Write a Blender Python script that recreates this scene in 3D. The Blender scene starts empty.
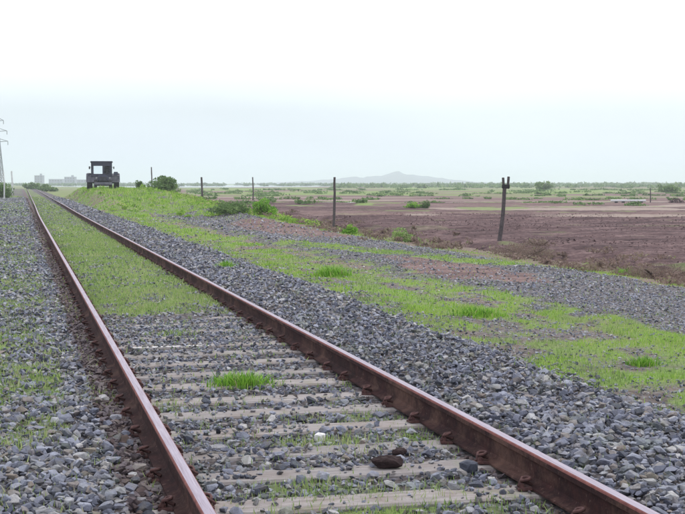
import bpy, bmesh, math, random
import numpy as np
from mathutils import Vector, Matrix

random.seed(7)
R = np.random.default_rng(11)
SC = bpy.context.scene
COL = SC.collection
D2R = math.radians

# ------------------------------------------------------------------ camera
F = 1280.0                      # focal length in photograph pixels (685 wide)
YAW, PITCH, CAM_Z = D2R(14.11), D2R(3.3), 1.49
cam = bpy.data.cameras.new('camera')
cam.sensor_width = 36.0
cam.lens = F / 685.0 * 36.0
cam.clip_start, cam.clip_end = 0.1, 20000.0
cam_o = bpy.data.objects.new('camera', cam)
COL.objects.link(cam_o)
cam_o.location = (0, 0, CAM_Z)
cam_o.rotation_euler = (math.pi / 2 - PITCH, 0, -YAW)
SC.camera = cam_o

# ------------------------------------------------------------------ sky and sun (bright overcast)
SUN_EL, SUN_AZ = D2R(58), D2R(60)       # azimuth measured from +Y towards +X
world = bpy.data.worlds.new('World')
SC.world = world
world.use_nodes = True
wn, wl = world.node_tree.nodes, world.node_tree.links
wn.clear()
w_out = wn.new('ShaderNodeOutputWorld')
w_bg = wn.new('ShaderNodeBackground')
w_bg.inputs['Strength'].default_value = 0.1
sky = wn.new('ShaderNodeTexSky')
sky.sky_type = 'NISHITA'
sky.sun_disc = False
sky.sun_elevation = SUN_EL
sky.sun_rotation = SUN_AZ
sky.air_density, sky.dust_density = 1.0, 3.0
tc = wn.new('ShaderNodeTexCoord')
sep = wn.new('ShaderNodeSeparateXYZ')
wl.new(tc.outputs['Generated'], sep.inputs[0])
ramp = wn.new('ShaderNodeValToRGB')     # cloud cover: bluish haze near the horizon, white above
e = ramp.color_ramp.elements
e[0].position, e[0].color = 0.0, (0.66, 0.745, 0.83, 1)
e[1].position, e[1].color = 0.16, (1.0, 1.0, 1.03, 1)
e2 = ramp.color_ramp.elements.new(0.055)
e2.color = (0.63, 0.705, 0.755, 1)
e3 = ramp.color_ramp.elements.new(0.10)
e3.color = (0.88, 0.925, 0.96, 1)
wl.new(sep.outputs['Z'], ramp.inputs['Fac'])
wnoise = wn.new('ShaderNodeTexNoise')
wnoise.inputs['Scale'].default_value = 2.2
wnoise.inputs['Detail'].default_value = 5
wmp = wn.new('ShaderNodeMapping'); wmp.inputs['Scale'].default_value = (1, 1, 4)
wl.new(tc.outputs['Generated'], wmp.inputs['Vector'])
wl.new(wmp.outputs[0], wnoise.inputs['Vector'])
wmr = wn.new('ShaderNodeMapRange')
wmr.inputs['From Min'].default_value, wmr.inputs['From Max'].default_value = 0.3, 0.7
wmr.inputs['To Min'].default_value, wmr.inputs['To Max'].default_value = 9.4, 11.4
wl.new(wnoise.outputs['Fac'], wmr.inputs['Value'])
wsc = wn.new('ShaderNodeVectorMath'); wsc.operation = 'SCALE'
wl.new(ramp.outputs['Color'], wsc.inputs[0])
wl.new(wmr.outputs['Result'], wsc.inputs['Scale'])
wmix = wn.new('ShaderNodeMix'); wmix.data_type = 'RGBA'
wmix.inputs['Factor'].default_value = 0.88
wl.new(sky.outputs['Color'], wmix.inputs['A'])
wl.new(wsc.outputs['Vector'], wmix.inputs['B'])
wl.new(wmix.outputs['Result'], w_bg.inputs['Color'])
wl.new(w_bg.outputs[0], w_out.inputs['Surface'])

sun = bpy.data.lights.new('sun', 'SUN')
sun.energy, sun.angle, sun.color = 1.4, D2R(12), (1.0, 0.96, 0.9)
sun_o = bpy.data.objects.new('sun', sun)
COL.objects.link(sun_o)
sd = Vector((math.sin(SUN_AZ) * math.cos(SUN_EL), math.cos(SUN_AZ) * math.cos(SUN_EL), math.sin(SUN_EL)))
sun_o.rotation_euler = sd.to_track_quat('Z', 'Y').to_euler()
sun_o.location = (20, 20, 30)

SC.view_settings.view_transform = 'Standard'
SC.view_settings.look = 'None'
SC.view_settings.exposure = 0.50
SC.view_settings.gamma = 1.0
SC.cycles.volume_bounces = 1
SC.cycles.max_bounces = 6
SC.cycles.use_denoising = True

# ------------------------------------------------------------------ helpers
CT, ST = math.cos(YAW), math.sin(YAW)


def at(px, D):
    """world x, y of what stands D metres off in the direction of photo column px"""
    L = (px - 342.5) / F * D
    return L * CT + D * ST, -L * ST + D * CT


def LD(x, y):
    return x * CT - y * ST, x * ST + y * CT


def smooth(a, b, t):
    t = np.clip((np.asarray(t, float) - a) / (b - a), 0, 1)
    return t * t * (3 - 2 * t)


def vnoise(x, y, seed=0):
    x = np.asarray(x, float); y = np.asarray(y, float)
    xi = np.floor(x).astype(np.int64); yi = np.floor(y).astype(np.int64)
    fx = x - xi; fy = y - yi
    fx = fx * fx * (3 - 2 * fx); fy = fy * fy * (3 - 2 * fy)

    def h(a, b):
        n = (a * 374761393 + b * 668265263 + seed * 1442695041) & 0xFFFFFFFF
        n = ((n ^ (n >> 13)) * 1274126177) & 0xFFFFFFFF
        n = n ^ (n >> 16)
        return (n & 0xFFFF) / 65535.0
    return ((h(xi, yi) * (1 - fx) + h(xi + 1, yi) * fx) * (1 - fy)
            + (h(xi, yi + 1) * (1 - fx) + h(xi + 1, yi + 1) * fx) * fy)


def fbm(x, y, seed=0, octs=4):
    s = 0; a = 0.5; t = 0
    for o in range(octs):
        s = s + a * vnoise(np.asarray(x) * 2 ** o, np.asarray(y) * 2 ** o, seed + o * 17)
        t += a; a *= 0.5
    return s / t


def link(name, me, mats, parent=None, kind=None):
    o = bpy.data.objects.new(name, me)
    COL.objects.link(o)
    if mats is not None:
        for m in (mats if isinstance(mats, (list, tuple)) else [mats]):
            if m.name not in [q.name for q in me.materials if q]:
                me.materials.append(m)
    if parent is not None:
        o.parent = parent
    if kind:
        o['kind'] = kind
    return o


def tag(o, label, cat, group=None):
    o['label'] = label
    o['category'] = cat
    if group:
        o['group'] = group
    return o


def empty(name, loc, label, cat, group=None, rz=0.0):
    o = bpy.data.objects.new(name, None)
    o.empty_display_size = 0.2
    COL.objects.link(o)
    o.location = loc
    o.rotation_euler = (0, 0, rz)
    return tag(o, label, cat, group)


def np_mesh(name, V, Fc, attrs=None, smooth_shade=False, mat_idx=None):
    """V (n,3), Fc (m,k) with constant k"""
    me = bpy.data.meshes.new(name)
    V = np.ascontiguousarray(V, np.float32); Fc = np.ascontiguousarray(Fc, np.int32)
    n, m, k = len(V), len(Fc), Fc.shape[1]
    me.vertices.add(n); me.vertices.foreach_set('co', V.ravel())
    me.loops.add(m * k); me.loops.foreach_set('vertex_index', Fc.ravel())
    me.polygons.add(m)
    me.polygons.foreach_set('loop_start', np.arange(0, m * k, k, dtype=np.int32))
    me.polygons.foreach_set('loop_total', np.full(m, k, np.int32))
    me.polygons.foreach_set('use_smooth', np.full(m, smooth_shade, bool))
    if mat_idx is not None:
        me.polygons.foreach_set('material_index', np.asarray(mat_idx, np.int32))
    me.update(calc_edges=True)
    for a, vals in (attrs or {}).items():
        at_ = me.attributes.new(a, 'FLOAT', 'POINT')
        at_.data.foreach_set('value', np.ascontiguousarray(vals, np.float32))
    return me


def grid_mesh(name, X, Y, Z, attrs=None, smooth_shade=True):
    ny, nx = X.shape
    V = np.stack([X.ravel(), Y.ravel(), Z.ravel()], 1)
    i = np.arange(ny - 1)[:, None] * nx + np.arange(nx - 1)[None, :]
    Fc = np.stack([i, i + 1, i + nx + 1, i + nx], -1).reshape(-1, 4)
    return np_mesh(name, V, Fc, {k: v.ravel() for k, v in (attrs or {}).items()}, smooth_shade)


# bmesh shape collecting
class MB:
    def __init__(self):
        self.bm = bmesh.new()

    def box(self, c, s, rot=None, bev=0.0):
        r = bmesh.ops.create_cube(self.bm, size=1.0)
        vs = r['verts']
        M = Matrix.Translation(Vector(c)) @ (rot.to_4x4() if rot is not None else Matrix.Identity(4)) @ Matrix.Diagonal((*s, 1))
        bmesh.ops.transform(self.bm, matrix=M, verts=vs)
        if bev:
            es = list({e for v in vs for e in v.link_edges})
            bmesh.ops.bevel(self.bm, geom=es, offset=bev, segments=2, affect='EDGES', clamp_overlap=True)
        return self

    def bar(self, a, b, w, d=None):
        a, b = Vector(a), Vector(b)
        v = b - a
        rot = v.to_track_quat('Z', 'Y').to_matrix()
        return self.box((a + b) / 2, (w, d or w, v.length), rot)

    def cyl(self, a, b, r1, r2=None, seg=12, bev=0):
        a, b = Vector(a), Vector(b)
        v = b - a
        r = bmesh.ops.create_cone(self.bm, cap_ends=True, segments=seg, radius1=r1,
                                  radius2=r1 if r2 is None else r2, depth=v.length)
        M = Matrix.Translation((a + b) / 2) @ v.to_track_quat('Z', 'Y').to_matrix().to_4x4()
        bmesh.ops.transform(self.bm, matrix=M, verts=r['verts'])
        return self

    def tube(self, pts, rad, seg=6):
        pts = [Vector(p) for p in pts]
        rings = []
        for i, p in enumerate(pts):
            t = (pts[min(i + 1, len(pts) - 1)] - pts[max(i - 1, 0)]).normalized()
            q = t.to_track_quat('Z', 'Y')
            rr = rad[i] if isinstance(rad, (list, tuple)) else rad
            rings.append([self.bm.verts.new(p + q @ Vector((math.cos(a) * rr, math.sin(a) * rr, 0)))
                          for a in [2 * math.pi * k / seg for k in range(seg)]])
        for r0, r1 in zip(rings, rings[1:]):
            # align the rings so the tube does not twist
            best = min(range(seg), key=lambda s: (r1[s].co - pts[rings.index(r1)] - (r0[0].co - pts[rings.index(r0)])).length)
            r1[:] = r1[best:] + r1[:best]
            for k in range(seg):
                self.bm.faces.new((r0[k], r0[(k + 1) % seg], r1[(k + 1) % seg], r1[k]))
        self.bm.faces.new(rings[0][::-1]); self.bm.faces.new(rings[-1])
        return self

    def mesh(self, name, shade=False):
        bmesh.ops.recalc_face_normals(self.bm, faces=self.bm.faces)
        me = bpy.data.meshes.new(name)
        self.bm.to_mesh(me); self.bm.free()
        if shade:
            for p in me.polygons:
                p.use_smooth = True
        return me

    def build(self, name, mat, parent=None, kind=None, shade=False):
        return link(name, self.mesh(name, shade), mat, parent, kind)


# ------------------------------------------------------------------ materials
def new_mat(name, rough=0.85, metallic=0.0, spec=0.3):
    m = bpy.data.materials.new(name)
    m.use_nodes = True
    nt = m.node_tree
    b = nt.nodes['Principled BSDF']
    b.inputs['Roughness'].default_value = rough
    b.inputs['Metallic'].default_value = metallic
    b.inputs['Specular IOR Level'].default_value = spec
    return m, nt, b


def nd(nt, t, **kw):
    n = nt.nodes.new(t)
    for k, v in kw.items():
        setattr(n, k, v)
    return n


def noise(nt, scale, detail=4, rough=0.6, vec=None):
    n = nd(nt, 'ShaderNodeTexNoise')
    n.inputs['Scale'].default_value = scale
    n.inputs['Detail'].default_value = detail
    n.inputs['Roughness'].default_value = rough
    if vec is None:
        g = nd(nt, 'ShaderNodeNewGeometry')
        vec = g.outputs['Position']
    nt.links.new(vec, n.inputs['Vector'])
    return n.outputs['Fac']


def ramp_(nt, fac, stops, interp='LINEAR'):
    r = nd(nt, 'ShaderNodeValToRGB')
    cr = r.color_ramp
    cr.interpolation = interp
    cr.elements[0].position, cr.elements[0].color = stops[0][0], (*stops[0][1], 1)
    cr.elements[1].position, cr.elements[1].color = stops[-1][0], (*stops[-1][1], 1)
    for p, c in stops[1:-1]:
        cr.elements.new(p).color = (*c, 1)
    nt.links.new(fac, r.inputs['Fac'])
    return r.outputs['Color']


def mix(nt, fac, a, b, blend='MIX'):
    m = nd(nt, 'ShaderNodeMix', data_type='RGBA', blend_type=blend)
    for v, key in ((fac, 'Factor'), (a, 'A'), (b, 'B')):
        if isinstance(v, (int, float)):
            m.inputs[key].default_value = v
        elif isinstance(v, tuple):
            m.inputs[key].default_value = (*v, 1)
        else:
            nt.links.new(v, m.inputs[key])
    return m.outputs['Result']


def attr(nt, name):
    a = nd(nt, 'ShaderNodeAttribute')
    a.attribute_name = name
    return a.outputs['Fac']


def math_(nt, op, a, b=None):
    m = nd(nt, 'ShaderNodeMath', operation=op)
    for i, v in enumerate((a, b)):
        if v is None:
            continue
        if isinstance(v, (int, float)):
            m.inputs[i].default_value = v
        else:
            nt.links.new(v, m.inputs[i])
    return m.outputs[0]


def mrange(nt, v, a, b, c=0.0, d=1.0):
    m = nd(nt, 'ShaderNodeMapRange')
    nt.links.new(v, m.inputs['Value'])
    for k, q in (('From Min', a), ('From Max', b), ('To Min', c), ('To Max', d)):
        m.inputs[k].default_value = q
    return m.outputs['Result']


def bump(nt, b, h, dist=0.01, strength=1.0):
    bp = nd(nt, 'ShaderNodeBump')
    bp.inputs['Distance'].default_value = dist
    bp.inputs['Strength'].default_value = strength
    nt.links.new(h, bp.inputs['Height'])
    nt.links.new(bp.outputs[0], b.inputs['Normal'])


def simple(name, c1, c2, scale=8, rough=0.8, metallic=0.0, bd=0.004, spec=0.3):
    m, nt, b = new_mat(name, rough, metallic, spec)
    n = noise(nt, scale, 5, 0.65)
    nt.links.new(ramp_(nt, n, [(0.3, c1), (0.7, c2)]), b.inputs['Base Color'])
    if bd:
        bump(nt, b, noise(nt, scale * 5, 4), bd)
    return m


M = {}
# crushed basalt ballast, every stone its own tone
m, nt, b = new_mat('basalt_stone', 0.8, 0, 0.35)
oi = nd(nt, 'ShaderNodeObjectInfo')
rr = math_(nt, 'FRACT', math_(nt, 'ADD', attr(nt, 'rnd'), oi.outputs['Random']))
c = ramp_(nt, rr, [(0.0, (0.045, 0.052, 0.075)), (0.2, (0.13, 0.146, 0.208)), (0.42, (0.235, 0.255, 0.345)),
                   (0.7, (0.35, 0.38, 0.48)), (0.84, (0.25, 0.215, 0.20)), (0.92, (0.40, 0.42, 0.47)), (1.0, (0.55, 0.55, 0.57))])
n1 = noise(nt, 45, 5, 0.7)
c = mix(nt, mrange(nt, n1, 0.35, 0.7), c, mix(nt, 1.0, c, (0.62, 0.60, 0.60), 'MULTIPLY'))
n2 = noise(nt, 9, 3, 0.6)
c = mix(nt, mrange(nt, n2, 0.5, 0.72, 0, 0.6), c, (0.20, 0.175, 0.135))
c = mix(nt, mrange(nt, noise(nt, 3.1, 4, 0.7), 0.52, 0.7, 0, 0.45), c, (0.15, 0.19, 0.10))
nt.links.new(c, b.inputs['Base Color'])
bump(nt, b, noise(nt, 55, 8, 0.75), 0.014, 1.0)
M['stone'] = m

# rusty dust-stained stones next to the rails
m = M['stone'].copy(); m.name = 'rust_stained_stone'
nt = m.node_tree; b = nt.nodes['Principled BSDF']
src = b.inputs['Base Color'].links[0].from_socket
nt.links.new(mix(nt, 0.72, src, (0.085, 0.05, 0.047)), b.inputs['Base Color'])
M['rust_stone'] = m


def terrain(name):
    """soil sheet: attributes grass / stone / red / pale / dark say what lies where"""
    m, nt, b = new_mat(name, 0.95, 0, 0.15)
    n_f = noise(nt, 14, 6, 0.7)
    n_m = noise(nt, 1.6, 5, 0.6)
    n_l = noise(nt, 0.12, 4, 0.6)
    soil = ramp_(nt, n_f, [(0.3, (0.10, 0.078, 0.066)), (0.55, (0.185, 0.145, 0.125)), (0.75, (0.27, 0.22, 0.195))])
    # crushed stone look for where the stones get too small to build
    vo = nd(nt, 'ShaderNodeTexVoronoi'); vo.inputs['Scale'].default_value = 17
    g = nd(nt, 'ShaderNodeNewGeometry'); nt.links.new(g.outputs['Position'], vo.inputs['Vector'])
    sc = nd(nt, 'ShaderNodeSeparateColor'); nt.links.new(vo.outputs['Color'], sc.inputs[0])
    st = ramp_(nt, sc.outputs[0], [(0.0, (0.085, 0.095, 0.135)), (0.5, (0.19, 0.205, 0.265)), (0.85, (0.26, 0.275, 0.33)), (1.0, (0.42, 0.43, 0.47))])
    st = mix(nt, mrange(nt, vo.outputs['Distance'], 0.25, 0.6), st, (0.05, 0.05, 0.06))
    st = mix(nt, 0.3, st, soil)
    gr = ramp_(nt, n_f, [(0.25, (0.07, 0.12, 0.03)), (0.5, (0.15, 0.24, 0.06)), (0.75, (0.25, 0.33, 0.12))])
    gr = mix(nt, mrange(nt, n_m, 0.4, 0.75, 0, 0.8), gr, (0.20, 0.19, 0.13))
    mp = nd(nt, 'ShaderNodeMapping'); gp = nd(nt, 'ShaderNodeNewGeometry')
    nt.links.new(gp.outputs['Position'], mp.inputs['Vector']); mp.inputs['Rotation'].default_value = (0, 0, YAW); mp.inputs['Scale'].default_value = (0.10, 2.2, 1)
    n_s = noise(nt, 1.0, 6, 0.7, mp.outputs[0])
    n_g = noise(nt, 5.0, 8, 0.8)
    n_p = mrange(nt, math_(nt, 'ADD', math_(nt, 'MULTIPLY', n_g, 0.5), math_(nt, 'MULTIPLY', n_s, 0.5)), 0.36, 0.64)
    red = ramp_(nt, n_p, [(0.05, (0.055, 0.034, 0.037)), (0.5, (0.135, 0.086, 0.086)), (0.95, (0.25, 0.175, 0.168))])
    red = mix(nt, mrange(nt, n_l, 0.4, 0.65, 0, 0.4), red, (0.20, 0.15, 0.14))
    drk = ramp_(nt, n_p, [(0.05, (0.032, 0.020, 0.023)), (0.5, (0.092, 0.058, 0.062)), (0.95, (0.20, 0.138, 0.138))])
    pal = ramp_(nt, n_f, [(0.3, (0.20, 0.155, 0.135)), (0.7, (0.33, 0.28, 0.25))])
    c = soil
    for a, col, e0, e1 in (('stone', st, 0.35, 0.65), ('red', red, 0.35, 0.65), ('dark', drk, 0.35, 0.65),
                           ('pale', pal, 0.35, 0.65), ('grass', gr, 0.3, 0.75)):
        f = math_(nt, 'ADD', attr(nt, a), math_(nt, 'MULTIPLY', math_(nt, 'SUBTRACT', n_m, 0.5), 0.5))
        f = mrange(nt, f, e0, e1)
        c = mix(nt, f, c, col)
    nt.links.new(c, b.inputs['Base Color'])
    hh = math_(nt, 'ADD', noise(nt, 30, 6, 0.7), math_(nt, 'MULTIPLY', math_(nt, 'MULTIPLY', vo.outputs['Distance'], attr(nt, 'stone')), -2.0))
    bump(nt, b, hh, 0.03, 0.7)
    return m


M['terrain'] = terrain('terrain')


def leaf_mat(name, stops, rough=0.6):
    m, nt, b = new_mat(name, rough, 0, 0.25)
    nt.links.new(ramp_(nt, attr(nt, 'rnd'), stops), b.inputs['Base Color'])
    tr = nd(nt, 'ShaderNodeBsdfTranslucent')
    nt.links.new(ramp_(nt, attr(nt, 'rnd'), stops), tr.inputs['Color'])
    mx = nd(nt, 'ShaderNodeMixShader')
    mx.inputs[0].default_value = 0.35
    nt.links.new(b.outputs[0], mx.inputs[1]); nt.links.new(tr.outputs[0], mx.inputs[2])
    nt.links.new(mx.outputs[0], nt.nodes['Material Output'].inputs['Surface'])
    return m


M['grass'] = leaf_mat('grass_blades', [(0.0, (0.07, 0.16, 0.02)), (0.3, (0.16, 0.31, 0.04)), (0.6, (0.29, 0.48, 0.065)),
                                       (0.78, (0.39, 0.50, 0.13)), (0.93, (0.42, 0.43, 0.19)), (1.0, (0.50, 0.46, 0.30))])
M['olive'] = leaf_mat('olive_weeds', [(0.0, (0.08, 0.14, 0.045)), (0.4, (0.19, 0.30, 0.09)), (0.7, (0.32, 0.43, 0.15)), (0.9, (0.38, 0.40, 0.22)), (1.0, (0.42, 0.40, 0.28))])
M['lush'] = leaf_mat('lush_grass', [(0.0, (0.04, 0.13, 0.012)), (0.45, (0.14, 0.34, 0.03)), (0.8, (0.30, 0.52, 0.07)), (0.92, (0.36, 0.45, 0.14)), (1.0, (0.42, 0.38, 0.22))])
M['shrub'] = leaf_mat('shrub_leaves', [(0.0, (0.05, 0.10, 0.035)), (0.5, (0.12, 0.21, 0.07)), (1.0, (0.23, 0.33, 0.12))])
M['weed'] = leaf_mat('dry_weed', [(0.0, (0.11, 0.08, 0.075)), (0.5, (0.23, 0.165, 0.145)), (0.85, (0.24, 0.20, 0.14)), (1.0, (0.22, 0.26, 0.11))])
M['bark'] = simple('bark', (0.07, 0.05, 0.04), (0.14, 0.11, 0.09), 12)

# rails
m, nt, b = new_mat('rail_rust', 0.88, 0.0, 0.2)
n = noise(nt, 9, 6, 0.7)
c = ramp_(nt, n, [(0.3, (0.016, 0.008, 0.010)), (0.5, (0.032, 0.013, 0.015)), (0.68, (0.058, 0.022, 0.022)), (0.85, (0.11, 0.045, 0.04))])
c = mix(nt, mrange(nt, noise(nt, 2.3, 7, 0.75), 0.48, 0.66, 0, 0.75), c, (0.15, 0.085, 0.068))
c = mix(nt, mrange(nt, noise(nt, 35, 4, 0.7), 0.6, 0.7, 0, 0.6), c, (0.20, 0.13, 0.11))
nt.links.new(c, b.inputs['Base Color'])
bump(nt, b, noise(nt, 90, 6, 0.75), 0.006, 1.0)
M['rust'] = m
m, nt, b = new_mat('rail_running_surface', 0.5, 0.1, 0.5)
gm = nd(nt, 'ShaderNodeMapping'); gq = nd(nt, 'ShaderNodeNewGeometry')
nt.links.new(gq.outputs['Position'], gm.inputs['Vector']); gm.inputs['Scale'].default_value = (120, 3, 1)
n = noise(nt, 1.0, 7, 0.75, gm.outputs[0])
c = ramp_(nt, n, [(0.25, (0.13, 0.085, 0.10)), (0.45, (0.24, 0.205, 0.265)), (0.8, (0.37, 0.345, 0.43))])
nt.links.new(c, b.inputs['Base Color'])
nt.links.new(mrange(nt, n, 0.3, 0.7, 0.62, 0.42), b.inputs['Roughness'])
M['railtop'] = m
m, nt, b = new_mat('rail_edge_rust', 0.8, 0.0, 0.3)
n = noise(nt, 18, 5, 0.7)
c = ramp_(nt, n, [(0.3, (0.11, 0.035, 0.035)), (0.7, (0.24, 0.09, 0.08))])
nt.links.new(c, b.inputs['Base Color'])
M['railedge'] = m
M['clip'] = simple('clip_rust', (0.05, 0.024, 0.026), (0.13, 0.065, 0.062), 40, 0.85, 0, 0.002)

# sleepers
m, nt, b = new_mat('weathered_sleeper', 0.9, 0, 0.2)
oi = nd(nt, 'ShaderNodeObjectInfo')
tcn = nd(nt, 'ShaderNodeMapping'); g = nd(nt, 'ShaderNodeNewGeometry')
nt.links.new(g.outputs['Position'], tcn.inputs['Vector']); tcn.inputs['Scale'].default_value = (3, 30, 30)
n = noise(nt, 1.0, 6, 0.7, tcn.outputs[0])
c = ramp_(nt, n, [(0.25, (0.15, 0.135, 0.14)), (0.5, (0.265, 0.245, 0.25)), (0.75, (0.40, 0.375, 0.375))])
n2 = noise(nt, 3.5, 5, 0.7)
c = mix(nt, mrange(nt, n2, 0.45, 0.7, 0, 0.75), c, (0.17, 0.13, 0.105))
c = mix(nt, mrange(nt, noise(nt, 5.5, 4), 0.56, 0.7, 0, 0.6), c, (0.17, 0.19, 0.10))
c = mix(nt, math_(nt, 'MULTIPLY', oi.outputs['Random'], 0.45), c, (0.16, 0.155, 0.165))
nt.links.new(c, b.inputs['Base Color'])
bump(nt, b, noise(nt, 40, 6, 0.7), 0.008, 0.8)
M['sleeper'] = m
M['whitewash'] = simple('flaking_whitewash', (0.5, 0.5, 0.52), (0.72, 0.72, 0.74), 20, 0.9)
M['post'] = simple('weathered_timber', (0.05, 0.042, 0.048), (0.115, 0.10, 0.105), 14, 0.9)
M['palepost'] = simple('pale_concrete', (0.5, 0.52, 0.54), (0.68, 0.7, 0.72), 6, 0.9)
M['steel'] = simple('galvanised_steel', (0.20, 0.215, 0.24), (0.28, 0.3, 0.33), 3, 0.6, 0.4, 0)
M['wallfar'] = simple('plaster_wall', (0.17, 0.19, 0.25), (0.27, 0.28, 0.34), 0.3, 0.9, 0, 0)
M['winfar'] = simple('dark_window', (0.03, 0.035, 0.045), (0.05, 0.055, 0.07), 0.5, 0.3, 0, 0)
M['body'] = simple('tractor_paint', (0.04, 0.045, 0.08), (0.085, 0.09, 0.135), 5, 0.55, 0.1, 0.002)
M['fender'] = simple('dusty_grey_paint', (0.06, 0.065, 0.10), (0.21, 0.205, 0.25), 3.5, 0.7, 0, 0.002)
M['cab'] = simple('dark_cab_paint', (0.022, 0.024, 0.045), (0.05, 0.052, 0.085), 5, 0.5, 0, 0.001)
M['tyre'] = simple('tyre_rubber', (0.018, 0.018, 0.022), (0.045, 0.043, 0.045), 10, 0.9)
M['dark'] = simple('black_trim', (0.012, 0.012, 0.016), (0.03, 0.03, 0.035), 8, 0.6)
M['lamp'] = simple('headlamp_glass', (0.2, 0.2, 0.23), (0.3, 0.3, 0.33), 4, 0.2, 0, 0, 0.5)
M['clod'] = simple('earth_clod', (0.05, 0.032, 0.036), (0.17, 0.11, 0.115), 3, 0.95)
M['dark_basalt'] = simple('dark_basalt', (0.035, 0.04, 0.06), (0.09, 0.1, 0.135), 25, 0.85, 0, 0.004)
M['lump'] = simple('dark_clinker', (0.018, 0.010, 0.012), (0.05, 0.028, 0.03), 60, 0.85, 0, 0.008)
m, nt, b = new_mat('window_glass', 0.05, 0, 0.5)
b.inputs['Transmission Weight'].default_value = 1.0
b.inputs['IOR'].default_value = 1.1
b.inputs['Base Color'].default_value = (0.9, 0.95, 0.97, 1)
M['glass'] = m
m, nt, b = new_mat('still_water', 0.08, 0, 0.6)
b.inputs['Base Color'].default_value = (0.10, 0.13, 0.14, 1)
bump(nt, b, noise(nt, 0.4, 3), 0.02, 0.3)
M['water'] = m
M['hill'] = simple('hill_haze_blue', (0.035, 0.05, 0.10), (0.075, 0.09, 0.15), 0.01, 0.95, 0, 0)  # hill colour with the blue of distance haze put into it

# ------------------------------------------------------------------ the lie of the land
RAIL_L, RAIL_R = 0.722, 2.455            # rail centre lines (x); the track runs along +Y


def verge_z(x, y):
    """ground outside the ballast bed"""
    z = -0.25 - 0.22 * smooth(10.2, 13.0, x) - 0.10 * smooth(13, 40, x)
    z = z - 0.35 * smooth(3.2, 7.5, -x)
    z = z + 0.06 * (fbm(x * 0.9, y * 0.9, 3) - 0.5) * smooth(2, 5, np.abs(np.asarray(x) - 1.6))
    # bank that carries the tractor
    mx = smooth(4.2, 5.9, x) * (1 - smooth(10.0, 17.0, x))
    my = smooth(62, 106, y) * (1 - smooth(128, 170, y))
    z = z + 1.22 * mx * my * (0.80 + 0.30 * fbm(x * 0.6, y * 0.2, 9)) + 0.16 * mx * my * (fbm(x * 1.3, y * 0.5, 10) - 0.5)
    mx2 = smooth(8.3, 10.6, x) * (1 - smooth(11.5, 14.5, x))
    z = z + 0.28 * mx2 * (1 - my) * smooth(42, 65, y) * (1 - smooth(140, 190, y))
    return z


def bed_z(x, y):
    """ballast bed surface"""
    x = np.asarray(x, float)
    z = -0.020 + 0.018 * fbm(x * 1.4, np.asarray(y) * 1.1, 27) + 0.003 * smooth(7.2, 8.2, y) + 0.026 * smooth(13.2, 14.8, y)
    z = z + 0.070 * smooth(RAIL_R + 0.05, RAIL_R + 0.35, x) + 0.062 * (1 - smooth(RAIL_L - 0.42, RAIL_L - 0.04, x))
    z = z - 0.29 * smooth(3.75, 4.5, x + 0.3 * (fbm(x, np.asarray(y) * 0.5, 5) - 0.5))
    z = z - 0.60 * smooth(3.4, 6.5, -x)
    out = np.maximum(smooth(0.1, 0.5, x - RAIL_R), smooth(0.1, 0.5, RAIL_L - x))
    z = z + 0.05 * out * (fbm(x * 2.0, np.asarray(y) * 2.0, 21) - 0.5) + 0.03 * out * (fbm(x * 0.6, np.asarray(y) * 0.4, 23) - 0.5)
    return z


def surf_z(x, y):
    x = np.asarray(x, float)
    return np.maximum(bed_z(x, y) - 5.0 * (x > 5.2) - 5.0 * (x < -7.2), verge_z(x, y))


def edge_noise(x, y, s=1.0, seed=31):
    return (fbm(np.asarray(x) * s, np.asarray(y) * s * 0.6, seed, 3) - 0.5)


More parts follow.
